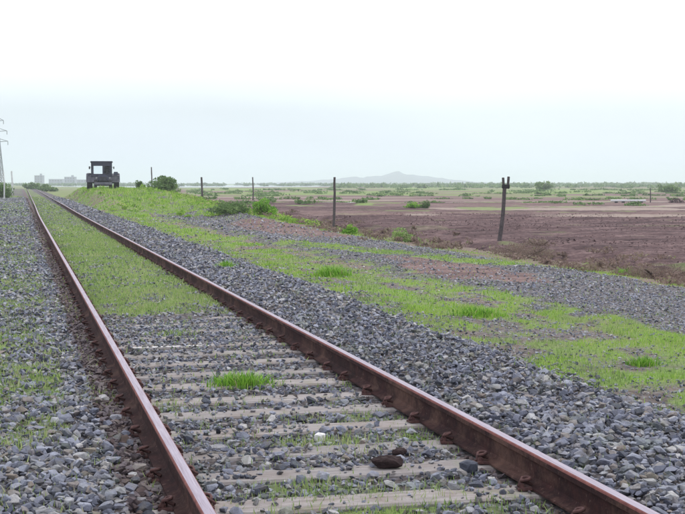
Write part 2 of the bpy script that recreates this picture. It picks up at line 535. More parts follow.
def grass_d(x, y):
    """0..1: how much grass grows here"""
    x = np.asarray(x, float); y = np.asarray(y, float)
    n = fbm(x * 1.3, y * 0.9, 41); n2 = fbm(x * 3.1, y * 2.2, 47); n3 = fbm(x * 0.35, y * 0.12, 53)
    g = np.zeros_like(x)
    # between the rails
    mid = ((x > RAIL_L + 0.1) & (x < RAIL_R - 0.1)).astype(float)
    prof = 0.10 + 0.28 * (1 - smooth(8, 10, y)) * smooth(0.40, 0.58, n)
    prof = np.maximum(prof, 0.90 * smooth(13.9, 15.6, y + 2.4 * (n2 - 0.5) + 1.5 * (n - .5)) * (1 - 0.42 * smooth(34, 50, y)))
    prof = np.maximum(prof, 0.60 * np.exp(-((y - 7.1) / 0.26) ** 2) * smooth(1.0, 1.2, x))
    prof = np.maximum(prof, 0.55 * (1 - smooth(5.75, 6.15, y)))
    prof = np.maximum(prof, 0.55 * np.exp(-((y - 12.6) / 0.25) ** 2 - ((x - 1.45) / 0.25) ** 2))
    g = np.maximum(g, mid * prof * (0.45 + 1.0 * smooth(0.3, 0.6, n2 * .5 + fbm(x * 4, y * 1.6, 49) * .5)))
    # left side, patchy
    left = (x <= RAIL_L - 0.1)
    near = smooth(0.46, 0.62, n) * 0.42 + 0.34 * smooth(0.44, 0.62, n2) + 0.14
    far = smooth(0.44, 0.62, n3 * 0.5 + n * 0.5) * 0.5 + 0.14
    g = np.where(left, near * (1 - smooth(12, 20, y)) + far * smooth(12, 20, y), g)
    g = np.where(left & (x > RAIL_L - 0.45), g * 0.35, g)
    g = np.maximum(g, 0.9 * smooth(3.6, 6.0, -x + 1.2 * (n - 0.5)))
    # right shoulder
    sh = (x >= RAIL_R + 0.1) & (x < 4.6)
    g = np.where(sh, 0.05 + 0.9 * smooth(4.0, 4.55, x + 0.9 * (n - 0.5)) * smooth(0.3, 0.6, n2), g)
    # verge
    v = (x >= 4.6)
    w = 0.46 + 0.0 * x
    w = np.maximum(w, 1.05 * np.exp(-((x - 5.75 - 0.3 * np.sin(y * 0.21)) / 0.62) ** 4) * smooth(12, 15, y) * (1 - 0.3 * smooth(60, 100, y)))
    w = np.maximum(w, 1.05 * np.exp(-((x - 6.95) / 0.42) ** 4) * smooth(9, 10.5, y) * (1 - smooth(18, 22, y)))
    w = np.where((x > 6.3) & (x < 7.6) & (y > 22), w * 0.8, w)
    xd = 9.75 - 0.215 * (y - 26)                        # tongue of grass that crosses the path
    w2 = 1.1 * np.exp(-((x - xd) / 0.55) ** 4) * smooth(24, 25.5, y) * (1 - smooth(35, 39, y))
    pth = 0.9 * smooth(7.2, 7.7, x + 0.9 * (n - 0.5)) * (1 - smooth(10.3, 10.9, x + 0.9 * (n - 0.5)))
    w = w * (1 - 0.88 * pth)
    w = np.where(x > 10.4, (0.30 + 0.35 * smooth(0.45, 0.6, n)) * (0.35 + 0.65 * smooth(30, 40, y)) + 0.9 * np.exp(-((x - 11.3) / 0.5) ** 2 - ((y - 24.5) / 1.6) ** 2), w)
    w = np.maximum(w, w2)
    bank = smooth(4.2, 5.2, x) * (1 - smooth(13, 17, x)) * smooth(58, 74, y) * (1 - smooth(150, 190, y))
    w = np.maximum(w, bank * (0.35 + 0.75 * smooth(0.38, 0.55, fbm(x * 0.6, y * 0.13, 57))))
    w = w * (0.12 + 1.7 * smooth(0.36, 0.60, n2 * 0.55 + n * 0.45))
    w = np.where(x > 12.4, w * (1 - smooth(12.4, 13.6, x + (n - 0.5))) * 1.0 + 0.05, w)
    g = np.where(v, w, g)
    return np.clip(g, 0, 1)


def soil_red(x, y):
    """bare reddish earth patch beside the path"""
    x = np.asarray(x, float); y = np.asarray(y, float)
    n = fbm(x * 0.9, y * 0.6, 61)
    q = ((x - 8.45 - (n - .5)) / 1.0) ** 2 + ((y - 23.8) / 3.8) ** 2
    r = 0.85 * (1 - smooth(0.5, 1.4, q + (n - 0.5) * 2.6 + (fbm(x * 3, y * 2, 63) - .5)))
    q2 = ((x - 9.6) / 1.4) ** 2 + ((y - 47) / 9) ** 2
    r = np.maximum(r, 0.75 * (1 - smooth(0.7, 1.3, q2 + (n - 0.5) * 1.5)))
    return r


def axis(parts):
    out = []
    for a, b_, s in parts:
        out += list(np.arange(a, b_, s))
    out.append(parts[-1][1])
    return np.array(out)


def geo_axis(a, b_, first, k):
    out = [a]; s = first
    while out[-1] + s < b_:
        out.append(out[-1] + s); s *= k
    out.append(b_)
    return out


# ground: one sheet to the horizon
gx = np.array(sorted([-v for v in geo_axis(8, 7000, 0.8, 1.16)] + list(axis([(-7.6, 3.6, 0.4), (3.6, 14.5, 0.16), (14.5, 20, 0.4)]))
                     + geo_axis(20.5, 7000, 0.8, 1.13)))
gy = np.array(list(axis([(-30, 3, 3), (3, 30, 0.22), (30, 60, 0.4), (60, 190, 1.0)])) + geo_axis(191.5, 7500, 2.0, 1.09))
X, Y = np.meshgrid(gx, gy)
Z = verge_z(X, Y)
inb = (X > -7.0) & (X < 4.35)
Z = np.where(inb, np.minimum(Z, bed_z(X, Y)) - 0.12, Z)
Ln, Dn = LD(X, Y)
# plots, as seen across the open land
nl = fbm(X * 0.02, Y * 0.02, 71); nm = fbm(X * 0.09, Y * 0.09, 73); ns = fbm(X * 0.3, Y * 0.3, 75)
fieldm = smooth(12.2, 13.2, X + 1.5 * (ns - 0.5)) * np.maximum(1 - smooth(150, 170, Dn), smooth(-0.15, -0.11, Ln / np.maximum(Dn, 1)))
red = fieldm * (1 - smooth(150, 210, Dn + 60 * (nm - 0.5)))
far_open = smooth(150, 210, Dn + 60 * (nm - 0.5)) * (1 - smooth(1200, 2200, Dn))
red = red * smooth(12.8, 14.6, X + (ns - .5))
red = np.maximum(red, far_open * smooth(0.52, 0.6, nl * 0.5 + nm * 0.5))
dark = fieldm * ((Dn > 30) & (Dn < 66)).astype(float)
grass = grass_d(X, Y) * (1 - smooth(190, 230, Dn))
grass = np.maximum(grass, far_open * smooth(0.40, 0.52, 1 - nl * 0.4 - nm * 0.6) * 0.9 * fieldm)
grass = np.maximum(grass, smooth(900, 1600, Dn) * 0.8)
grass = np.maximum(grass, smooth(150, 190, Dn) * (1 - smooth(-0.15, -0.11, Ln / np.maximum(Dn, 1))) * (0.35 + 0.5 * nm))
grass = np.maximum(grass, smooth(8, 14, -X) * 0.75)
pale = fieldm * smooth(0.56, 0.66, fbm(Ln * 0.035, Dn * 0.11, 81)) * smooth(60, 90, Dn) * (1 - smooth(600, 1500, Dn)) * 0.75
stone = smooth(6.4, 7.6, X + 0.9 * (ns - 0.5)) * (1 - smooth(10.2, 11.0, X + 0.9 * (ns - 0.5))) * (1 - smooth(95, 115, Y))
stone = np.maximum(stone, 0.55 * smooth(4.0, 4.4, X) * (1 - smooth(6.4, 7.0, X)) * (1 - smooth(20, 40, Y)))
Z = np.where(Dn > 700, -0.55, Z)
ground = link('ground', grid_mesh('ground', X, Y, Z, dict(grass=grass, stone=stone, red=np.maximum(red, soil_red(X, Y)), dark=dark * 0, pale=pale)),
              M['terrain'], kind='structure')

# ballast bed
bx_ = axis([(-7.2, -3.0, 0.3), (-3.0, 5.2, 0.1)])
by_ = axis([(-8, 3, 1.0), (3, 30, 0.14), (30, 70, 0.5), (70, 340, 2.0)])
X, Y = np.meshgrid(bx_, by_)
Z = bed_z(X, Y) - 0.012
Z = np.where(X > 4.45, verge_z(X, Y) - 0.05 - 0.3 * smooth(4.5, 5.0, X), Z)
Z = np.where(X < -6.6, verge_z(X, Y) - 0.2, Z)
ballast_bed = link('ballast_bed', grid_mesh('ballast_bed', X, Y, Z, dict(grass=grass_d(X, Y), stone=np.ones_like(X),
                   red=0.62 * np.exp(-((X - RAIL_L + 0.12) / 0.22) ** 2) + 0 * X, dark=np.zeros_like(X), pale=np.zeros_like(X))), M['terrain'], kind='structure')

# gravel path beside the line
px_ = axis([(6.2, 11.4, 0.1)])
py_ = axis([(8, 30, 0.16), (30, 60, 0.4), (60, 108, 1.0)])
X, Y = np.meshgrid(px_, py_)
en = 0.9 * (fbm(X * 1.1, Y * 0.5, 91) - 0.5)
inside = smooth(6.5, 7.3, X + en) * (1 - smooth(10.3, 11.1, X + en)) * smooth(8.2, 9.5, Y) * (1 - smooth(96, 107, Y))
Z = verge_z(X, Y) - 0.05 + 0.085 * inside + 0.02 * (fbm(X * 3, Y * 3, 93) - 0.5) * inside
rs = soil_red(X, Y)
path = link('gravel_path', grid_mesh('gravel_path', X, Y, Z, dict(grass=grass_d(X, Y), stone=np.clip(1 - rs, 0, 1), red=rs,
            dark=np.zeros_like(X), pale=0 * X)), M['terrain'], kind='structure')


def path_z(x, y):
    en = 0.9 * (fbm(x * 1.1, y * 0.5, 91) - 0.5)
    ins = smooth(6.5, 7.3, x + en) * (1 - smooth(10.3, 11.1, x + en)) * smooth(8.2, 9.5, y) * (1 - smooth(96, 107, y))
    return verge_z(x, y) + np.maximum(0, -0.05 + 0.085 * ins)


# ploughed field: furrows and low bunds
def field_mask(x, y):
    L, D = LD(x, y)
    ns_ = fbm(x * 0.5, y * 0.5, 101) - 0.5
    m_ = smooth(12.6, 13.6, x + 1.4 * ns_) * smooth(26, 29, D) * (1 - smooth(140, 150, D + 6 * ns_))
    return m_


def field_z(x, y):
    L, D = LD(x, y)
    f = 0.05 * np.sin(D * 2 * np.pi / 1.3 + 1.5 * fbm(x * .3, y * .3, 103)) * (1 - smooth(80, 120, D))
    f = f + 0.07 * (fbm(x * 2.7, y * 2.7, 105) - 0.5) + 0.06 * (fbm(x * 0.4, y * 0.4, 109) - 0.5)
    for Db, h, w in ((67, 0.20, 1.2), (76, 0.12, 1.0), (54, 0.10, 0.7), (97, 0.16, 1.4), (118, 0.2, 1.6)):
        f = f + h * np.exp(-((D - Db - 3 * (fbm(L * 0.05, D * 0, 107) - 0.5)) / w) ** 2)
    xb = 14.1 + 0.02 * (48 - y)                          # bund and ditch along the fence
    f = f - 0.28 * np.exp(-((x - xb - 1.0) / 0.34) ** 2) * (1 - smooth(60, 75, y)) + 0.08 * np.exp(-((x - xb) / 0.5) ** 2)
    return f


Lg = axis([(-22, 30, 0.28), (30, 62, 0.8)])
Dg = axis([(26, 66, 0.17), (66, 152, 0.5)])
LL, DD = np.meshgrid(Lg, Dg)
X = LL * CT + DD * ST; Y = -LL * ST + DD * CT
fm = field_mask(X, Y)
Z = verge_z(X, Y) - 0.35 + (0.41 + field_z(X, Y)) * fm - 0.35 * (1 - smooth(-22, -20, LL)) - 0.35 * smooth(60, 62, LL)
fs = fbm(LL * 0.04, DD * 0.10, 111); fn = fbm(X * 0.25, Y * 0.25, 113)
dk = (1 - smooth(63, 69, DD + 5 * (fn - .5)))
dk = np.maximum(dk, smooth(0.55, 0.62, fs) * 0.8)
dk = np.maximum(dk, 0.62 * smooth(0.42, 0.58, fbm(LL * 0.015, DD * 0.16, 133)))
for Db, w in ((69, 1.0), (79, 0.9), (88, 1.1), (100, 1.3), (110, 1.4), (121, 1.5)):
    dk = np.maximum(dk, 0.95 * np.exp(-((DD - Db) / w) ** 2) * smooth(0.35, 0.5, fbm(LL * 0.08, DD * 0, 117)))
pl = smooth(0.56, 0.66, fbm(LL * 0.05 + 3, DD * 0.22, 119)) * smooth(66, 74, DD)
pl = np.maximum(pl, 0.9 * np.exp(-((DD - 74) / 2.2) ** 2) * smooth(0.42, 0.55, fbm(LL * 0.12, DD * 0.1, 121)))
gg = smooth(0.58, 0.7, fbm(X * 0.3, Y * 0.3, 125)) * (0.35 + 0.4 * smooth(70, 110, DD))
gg = np.maximum(gg, 0.55 * np.exp(-((X - 14.3) / 0.4) ** 2) * smooth(0.5, 0.65, fbm(X * 0.8, Y * 0.5, 127)))
field = link('ploughed_field', grid_mesh('ploughed_field', X, Y, Z, dict(grass=gg, stone=0 * X, red=np.ones_like(X), dark=dk, pale=pl)),
             M['terrain'], kind='structure')


def top_z(x, y):
    z = surf_z(x, y)
    z = np.maximum(z, path_z(x, y) - 9.0 * ((x < 6.2) | (x > 11.4)))
    f = verge_z(x, y) - 0.35 + (0.41 + field_z(x, y)) * field_mask(x, y)
    return np.maximum(z, f)


def gz(x, y):
    return float(top_z(np.array([x], float), np.array([y], float))[0])


# ------------------------------------------------------------------ stones
def rock(npts, seed, flat=0.7):
    rng = np.random.default_rng(seed)
    bm = bmesh.new()
    p = rng.normal(size=(npts, 3)); p /= np.linalg.norm(p, axis=1)[:, None]
    p *= rng.uniform(0.8, 1.12, (npts, 1)); p[:, 2] *= flat; p[:, 0] *= rng.uniform(1.0, 1.35)
    for q in p:
        bm.verts.new(q * 0.5)
    bmesh.ops.convex_hull(bm, input=bm.verts)
    for v in [v for v in bm.verts if not v.link_faces]:
        bm.verts.remove(v)
    bmesh.ops.triangulate(bm, faces=bm.faces)
    bmesh.ops.recalc_face_normals(bm, faces=bm.faces)
    bm.verts.index_update()
    V = np.array([v.co[:] for v in bm.verts]); Fc = np.array([[v.index for v in f.verts] for f in bm.faces])
    bm.free()
    return V, Fc


ROCK_N = [rock(13, 500 + i) for i in range(24)]
ROCK_M = [rock(8, 600 + i) for i in range(16)]
ROCK_F = [rock(6, 700 + i, 0.6) for i in range(10)]


def rotmats(n, tilt=0.6):
    a = R.uniform(0, 2 * np.pi, n)
    t = R.normal(0, tilt, n); u = R.uniform(0, 2 * np.pi, n)
    ca, sa = np.cos(a), np.sin(a)
    Rz = np.zeros((n, 3, 3)); Rz[:, 0, 0] = ca; Rz[:, 0, 1] = -sa; Rz[:, 1, 0] = sa; Rz[:, 1, 1] = ca; Rz[:, 2, 2] = 1
    k = np.stack([np.cos(u), np.sin(u), np.zeros(n)], 1)
    K = np.zeros((n, 3, 3))
    K[:, 0, 1] = -k[:, 2]; K[:, 0, 2] = k[:, 1]; K[:, 1, 0] = k[:, 2]; K[:, 1, 2] = -k[:, 0]; K[:, 2, 0] = -k[:, 1]; K[:, 2, 1] = k[:, 0]
    Rt = np.eye(3)[None] + np.sin(t)[:, None, None] * K + (1 - np.cos(t))[:, None, None] * (K @ K)
    return Rt @ Rz


def instances(variants, pos, size):
    n = len(pos)
    which = R.integers(0, len(variants), n)
    rm = rotmats(n)
    rnd = R.uniform(0, 1, n)
    Vs, Fs, As, off = [], [], [], 0
    for i, (V, Fc) in enumerate(variants):
        s = np.nonzero(which == i)[0]
        if not len(s):
            continue
        P = np.einsum('nij,vj->nvi', rm[s], V) * size[s][:, None, None] + pos[s][:, None, :]
        Vs.append(P.reshape(-1, 3))
        Fs.append((Fc[None] + (np.arange(len(s)) * len(V))[:, None, None] + off).reshape(-1, 3))
        As.append(np.repeat(rnd[s], len(V)))
        off += len(s) * len(V)
    return np.concatenate(Vs), np.concatenate(Fs), np.concatenate(As)


def scatter(D0, D1, per_m2, margin=1.3):
    """random spots in the wedge of ground the camera sees, with a margin either side"""
    area = 0.27 * (D1 ** 2 - D0 ** 2) + 2 * margin * (D1 - D0)
    n = int(area * per_m2)
    wmax = 0.54 * D1 + 2 * margin
    m_ = int(n * wmax * (D1 - D0) / area)
    D = R.uniform(D0, D1, m_); L = R.uniform(-wmax / 2, wmax / 2, m_)
    k = np.abs(L) < 0.27 * D + margin
    D, L = D[k], L[k]
    return L * CT + D * ST, -L * ST + D * CT


SLEEPER_PITCH, SLEEPER_Y0, SLEEPER_W = 0.60, 5.15, 0.25


def on_sleeper(x, y):
    ph = np.abs(((y - SLEEPER_Y0) / SLEEPER_PITCH + 0.5) % 1.0 - 0.5) * SLEEPER_PITCH
    return (ph < SLEEPER_W / 2 - 0.02) & (x > RAIL_L) & (x < RAIL_R)


def near_rail(x, w=0.075):
    return (np.abs(x - RAIL_L) < w) | (np.abs(x - RAIL_R) < w)


def stone_keep(x, y):
    """chance that a ballast stone lies here"""
    k = ((x > -6.2) & (x < 4.75)).astype(float)
    n = fbm(x * 1.2, y * 1.2, 131)
    k *= np.clip(1.25 - 1.05 * grass_d(x, y), 0.12, 1)
    mid = (x > RAIL_L) & (x < RAIL_R)
    k = np.where(mid, k * (0.55 + 0.5 * smooth(0.4, 0.6, n)), k)
    k = np.where(on_sleeper(x, y), k * (0.16 + 0.75 * smooth(0.50, 0.64, fbm(x * 1.5, y * 1.1, 137)) + 0.50 * smooth(8.0, 13, y)), k)
    k = np.where(near_rail(x), 0, k)
    k = np.where(mid & (np.minimum(np.abs(x - RAIL_L), np.abs(x - RAIL_R)) < 0.14), k * 0.3, k)
    k = np.where(x > 4.1, k * 0.5, k)
    return k


stuffs = []
for D0, D1, dens, smin, smax, var in ((3.6, 8.5, 1250, 0.014, 0.078, ROCK_N), (8.5, 14, 620, 0.028, 0.078, ROCK_M),
                                      (14, 26, 300, 0.035, 0.085, ROCK_M), (26, 60, 85, 0.05, 0.11, ROCK_F), (60, 125, 22, 0.09, 0.16, ROCK_F)):
    x, y = scatter(D0, D1, dens)
    k = R.uniform(0, 1, len(x)) < stone_keep(x, y)
    x, y = x[k], y[k]
    s = smin + (smax - smin) * R.beta(1.2, 2.8, len(x))
    mid = (x > RAIL_L) & (x < RAIL_R)
    s = np.where(mid, s * 0.82, s)
    s = np.where(near_rail(x, 0.13), np.minimum(s, 0.045), s)
    z = top_z(x, y) + s * np.where(mid, R.uniform(-0.12, 0.25, len(x)), R.uniform(-0.12, 0.42, len(x)))
    z = np.where(on_sleeper(x, y), np.maximum(z, 0.0 + 0.2 * s), z)
    stuffs.append(instances(var, np.stack([x, y, z], 1), s))
off = 0
Vs, Fs, As = [], [], []
for V, Fc, A in stuffs:
    Vs.append(V); Fs.append(Fc + off); As.append(A); off += len(V)
V, Fc, A = np.concatenate(Vs), np.concatenate(Fs), np.concatenate(As)
# stones that touch the rail get its rust
cen = V[Fc[:, 0]]
mi = ((np.abs(cen[:, 0] - (RAIL_L - 0.12)) < 0.10 + 0.10 * fbm(cen[:, 0] * 4, cen[:, 1] * 4, 5)) | (np.abs(cen[:, 0] - (RAIL_R - 0.1)) < 0.05)).astype(int)
link('ballast', np_mesh('ballast', V, Fc, {'rnd': A}, mat_idx=mi), [M['stone'], M['rust_stone']], ballast_bed, 'stuff')

# the 300 stones that show largest, each an object of its own
rock_me = []
for i in range(24):
    V, Fc = rock(17, 900 + i, 0.74)
    me = np_mesh('stone', V, Fc); me.materials.append(M['stone']); rock_me.append(me)
placed = []
cand = []
x, y = scatter(4.7, 10.5, 260, 0.05)
Lc, Dc = LD(x, y)
sz = 0.042 + 0.052 * R.beta(1.2, 2.8, len(x))
ok = (x > -3) & (x < 4.3) & ~near_rail(x, 0.14) & (np.abs(Lc) < 0.262 * Dc) & ~on_sleeper(x, y) & (Dc > 5.0)
ok &= ~((x > RAIL_L) & (x < RAIL_R) & (R.uniform(0, 1, len(x)) < 0.72)) & (grass_d(x, y) < 0.5)
for i in np.nonzero(ok)[0][np.argsort(-(sz / Dc)[ok])]:
    if len(placed) >= 300:
        break
    if all((x[i] - p[0]) ** 2 + (y[i] - p[1]) ** 2 > (0.62 * (sz[i] + p[2])) ** 2 for p in placed):
        placed.append((x[i], y[i], sz[i]))
for i, (sx, sy, s) in enumerate(placed):
    o = bpy.data.objects.new('stone', rock_me[i % 24])
    COL.objects.link(o); o.parent = ballast_bed
    o.location = (sx, sy, gz(sx, sy) + s * 0.25)
    o.rotation_euler = (random.gauss(0, 0.25), random.gauss(0, 0.25), random.uniform(0, 6.28))
    o.scale = (s, s, s * 0.9)

# gravel on the path and the verge
stuffs = []
for D0, D1, dens, smin, smax, var in ((6, 11, 420, 0.015, 0.055, ROCK_M), (11, 20, 300, 0.022, 0.062, ROCK_M), (20, 38, 150, 0.035, 0.08, ROCK_F), (38, 75, 30, 0.07, 0.13, ROCK_F)):
    x, y = scatter(D0, D1, dens, 1.5)
    n = fbm(x * 1.1, y * 0.5, 91) - 0.5
    k = smooth(6.7, 7.4, x + n) * (1 - smooth(10.3, 11.0, x + n)) * (1 - 0.75 * soil_red(x, y))
    k = np.maximum(k, 0.55 * smooth(4.5, 4.8, x) * (1 - smooth(6.9, 7.4, x)))
    k *= np.clip(1.15 - 0.95 * grass_d(x, y), 0.04, 1)
    k = np.where(x < 4.5, 0, k)
    q = R.uniform(0, 1, len(x)) < k
    x, y = x[q], y[q]
    s = smin + (smax - smin) * R.beta(1.4, 2.8, len(x))
    stuffs.append(instances(var, np.stack([x, y, top_z(x, y) + s * R.uniform(-0.15, 0.25, len(x))], 1), s))
off = 0
Vs, Fs, As = [], [], []
for V, Fc, A in stuffs:
    Vs.append(V); Fs.append(Fc + off); As.append(A * 0.9 + 0.1); off += len(V)
link('gravel', np_mesh('gravel', np.concatenate(Vs), np.concatenate(Fs), {'rnd': np.concatenate(As)}), M['stone'], path, 'stuff')

# clods on the ploughed land
x, y = scatter(30, 80, 22, 3.0)
k = R.uniform(0, 1, len(x)) < field_mask(x, y) * smooth(0.4, 0.6, fbm(x * .4, y * .4, 211))
x, y = x[k], y[k]
s = 0.04 + 0.13 * R.beta(1.1, 5, len(x))
V, Fc, A = instances(ROCK_F, np.stack([x, y, top_z(x, y) + s * 0.12], 1), s)
link('clods', np_mesh('clods', V, Fc, {'rnd': A}), M['clod'], field, 'stuff')


# ------------------------------------------------------------------ the railway track
track = empty('railway_track', (0, 0, 0), 'rusty single railway track on half buried sleepers running to the horizon', 'railway track')
prof = [(-0.068, 0.004), (-0.068, 0.014), (-0.02, 0.028), (-0.0085, 0.042), (-0.008, 0.112), (-0.014, 0.122), (-0.0305, 0.128),
        (-0.0305, 0.152), (-0.0275, 0.1600), (-0.023, 0.1640), (0, 0.166), (0.023, 0.1640), (0.0275, 0.1600), (0.0305, 0.152),
        (0.0305, 0.128), (0.014, 0.122), (0.008, 0.112), (0.0085, 0.042), (0.02, 0.028), (0.068, 0.014), (0.068, 0.004)]
PR = np.array(prof)
ys = np.array(list(axis([(-6, 40, 0.6), (40, 120, 2.0), (120, 330, 6.0)])))


def curve_x(y):
    return 0.0 + 0.00004 * np.maximum(0, y - 60) ** 2 * 0.15


for xr in (RAIL_L, RAIL_R):
    nP = len(PR)
    wob = 0.004 * (vnoise(ys * 0.13, ys * 0 + xr, 3) - 0.5) + 0.010 * (vnoise(ys * 0.03, ys * 0 + 9 + xr, 4) - 0.5)
    wz = 0.006 * (vnoise(ys * 0.12, ys * 0 + 5 + xr, 6) - 0.5)
    V = np.zeros((len(ys), nP, 3))
    V[:, :, 0] = PR[None, :, 0] + (xr + wob + 0.003 * np.maximum(0, ys - 40) * smooth(40, 80, ys))[:, None]
    V[:, :, 1] = ys[:, None]
    V[:, :, 2] = PR[None, :, 1] + wz[:, None]
    i = np.arange(len(ys) - 1)[:, None] * nP + np.arange(nP)[None, :]
    j = np.arange(len(ys) - 1)[:, None] * nP + (np.arange(nP)[None, :] + 1) % nP
    Fc = np.stack([i, i + nP, j + nP, j], -1).reshape(-1, 4)
    seg = np.tile(np.arange(nP), len(ys) - 1)
    mi = np.where((seg >= 9) & (seg <= 10), 1, np.where((seg == 7) | (seg == 12) | (seg == 8) | (seg == 11), 2, 0))
    me = np_mesh('rail', V.reshape(-1, 3), Fc, mat_idx=mi)
    link('rail', me, [M['rust'], M['railtop'], M['railedge']], track)

# sleepers: one worn mesh in a few shapes, each sleeper an object
sl_me = []
for v in range(6):
    rng = np.random.default_rng(40 + v)
    bm = bmesh.new()
    bmesh.ops.create_cube(bm, size=1.0)
    bmesh.ops.scale(bm, vec=(2.5, SLEEPER_W, 0.14), verts=bm.verts)
    es = [e for e in bm.edges if abs(e.verts[0].co.x - e.verts[1].co.x) > 1]
    bmesh.ops.subdivide_edges(bm, edges=es, cuts=24, use_grid_fill=True)
    es = [e for e in bm.edges if e.verts[0].co.z > 0.06 and e.verts[1].co.z > 0.06 and abs(e.verts[0].co.y - e.verts[1].co.y) < 1e-4]
    bmesh.ops.bevel(bm, geom=es, offset=0.012, segments=1, affect='EDGES')
    for w in bm.verts:
        f = float(vnoise(w.co.x * 5 + v * 13, w.co.y * 9 + 3, 50 + v)) - 0.5
        w.co.y += 0.016 * f * (1 if w.co.y > 0 else -1)
        if w.co.z > 0:
            w.co.z += 0.010 * (float(vnoise(w.co.x * 3.1 + 7 * v, w.co.y * 4, 60 + v)) - 0.6)
    me = bpy.data.meshes.new('sleeper')
    bm.to_mesh(me); bm.free()
    me.materials.append(M['sleeper']); sl_me.append(me)

# spring clip and the cast seat under it
cp = []
for t in np.linspace(0, 1, 15):
    a = -0.7 + t * 5.4
    cp.append((0.030 * math.cos(a) + 0.012 * t, 0.034 * math.sin(a), 0.032 + 0.020 * math.sin(a * 0.5 + 0.4) + 0.008 * t))
cp = [(-0.035, 0.018, 0.018)] + cp + [(0.055, 0.012, 0.010)]
clip_me = MB().tube(cp, 0.0105, 6).mesh('rail_clip', True); clip_me.materials.append(M['clip'])
mb = MB(); mb.box((0.0, 0, 0.008), (0.09, 0.105, 0.018), bev=0.004); mb.box((0.02, 0, 0.026), (0.034, 0.07, 0.034), bev=0.008)
seat_me = mb.mesh('clip_seat'); seat_me.materials.append(M['clip'])
N_SL = 75
rs_ = random.Random(5)
wh = None
for i in range(N_SL):
    y = SLEEPER_Y0 - 0.6 + i * SLEEPER_PITCH
    s = link('sleeper', sl_me[i % 6], None, track)
    yy = y + rs_.uniform(-0.03, 0.03)
    s.location = (1.585 + rs_.uniform(-0.03, 0.03), yy, -0.070 + rs_.uniform(-0.006, 0.002) - 0.002)
    s.rotation_euler = (rs_.uniform(-0.02, 0.02), 0, rs_.uniform(-0.022, 0.022) - 0.004)
    if abs(y - 12.0) < 0.31 and wh is None:
        wh = s
    if y > 33:
        continue
    s.rotation_euler[0] = 0
    for xr in (RAIL_L, RAIL_R):
        for sd_ in (-1, 1):
            if sd_ > 0 and xr == RAIL_R:
                continue                                   # buried in the shoulder
            for nm, me in (('clip_seat', seat_me), ('rail_clip', clip_me)):
                o = bpy.data.objects.new(nm, me); COL.objects.link(o)
                o.parent = s
                lx = xr + sd_ * (0.090 if nm == 'clip_seat' else 0.083) - s.location.x
                o.location = (lx, rs_.uniform(-.01, .01), 0.072 + (0 if nm == 'clip_seat' else 0.012))
                o.rotation_euler = (rs_.uniform(-.08, .08), rs_.uniform(-.1, .1), (0 if sd_ > 0 else math.pi) + rs_.uniform(-0.3, 0.3))
                o.scale = (0.8, 0.8, 0.8)
# flaking white paint on one sleeper
if wh is not None:
    mb = MB()
    bm = mb.bm
    pts = [(-0.62, -0.10), (-0.40, -0.115), (-0.1, -0.10), (0.12, -0.11), (0.16, -0.085), (0.0, -0.055), (-0.22, -0.06), (-0.45, -0.05), (-0.6, -0.07)]
    lo = [bm.verts.new((a, b_, 0.0665)) for a, b_ in pts]; hi = [bm.verts.new((a * 0.985, b_, 0.072)) for a, b_ in pts]
    bm.faces.new(hi); bm.faces.new(lo[::-1])
    for k in range(len(pts)):
        q = (k + 1) % len(pts)
        bm.faces.new((lo[k], lo[q], hi[q], hi[k]))
    mb.build('white_paint', M['whitewash'], wh)
    wh['label'] = 'sleeper with a streak of flaking white paint'


# ------------------------------------------------------------------ grass blades
def blades(x, y, z, h, w, rnd, lean=0.5, seg2=True):
    n = len(x)
    a = R.uniform(0, 2 * np.pi, n); b_ = a + R.normal(np.pi / 2, 0.5, n)
    dx, dy = np.cos(a) * w / 2, np.sin(a) * w / 2
    ln = np.abs(R.normal(0, lean, n)) * h
    lx, ly = np.cos(b_) * ln, np.sin(b_) * ln
    P = np.zeros((n, 5, 3))
    P[:, 0] = np.stack([x - dx, y - dy, z - 0.01], 1); P[:, 1] = np.stack([x + dx, y + dy, z - 0.01], 1)
    P[:, 2] = np.stack([x - dx * .75 + lx * .35, y - dy * .75 + ly * .35, z + h * .55], 1)
    P[:, 3] = np.stack([x + dx * .75 + lx * .35, y + dy * .75 + ly * .35, z + h * .55], 1)
    P[:, 4] = np.stack([x + lx, y + ly, z + h * R.uniform(.75, 1, n)], 1)
    T = np.array([[0, 1, 3], [0, 3, 2], [2, 3, 4]])
    if not seg2:
        P = P[:, [0, 1, 4]]; T = np.array([[0, 1, 2]])
    k = P.shape[1]
    Fc = (T[None] + (np.arange(n) * k)[:, None, None]).reshape(-1, 3)
    return P.reshape(-1, 3), Fc, np.repeat(rnd, k)


def join(parts):
    off = 0; Vs, Fs, As = [], [], []
    for V, Fc, A in parts:
        Vs.append(V); Fs.append(Fc + off); As.append(A); off += len(V)
    return np.concatenate(Vs), np.concatenate(Fs), np.concatenate(As)


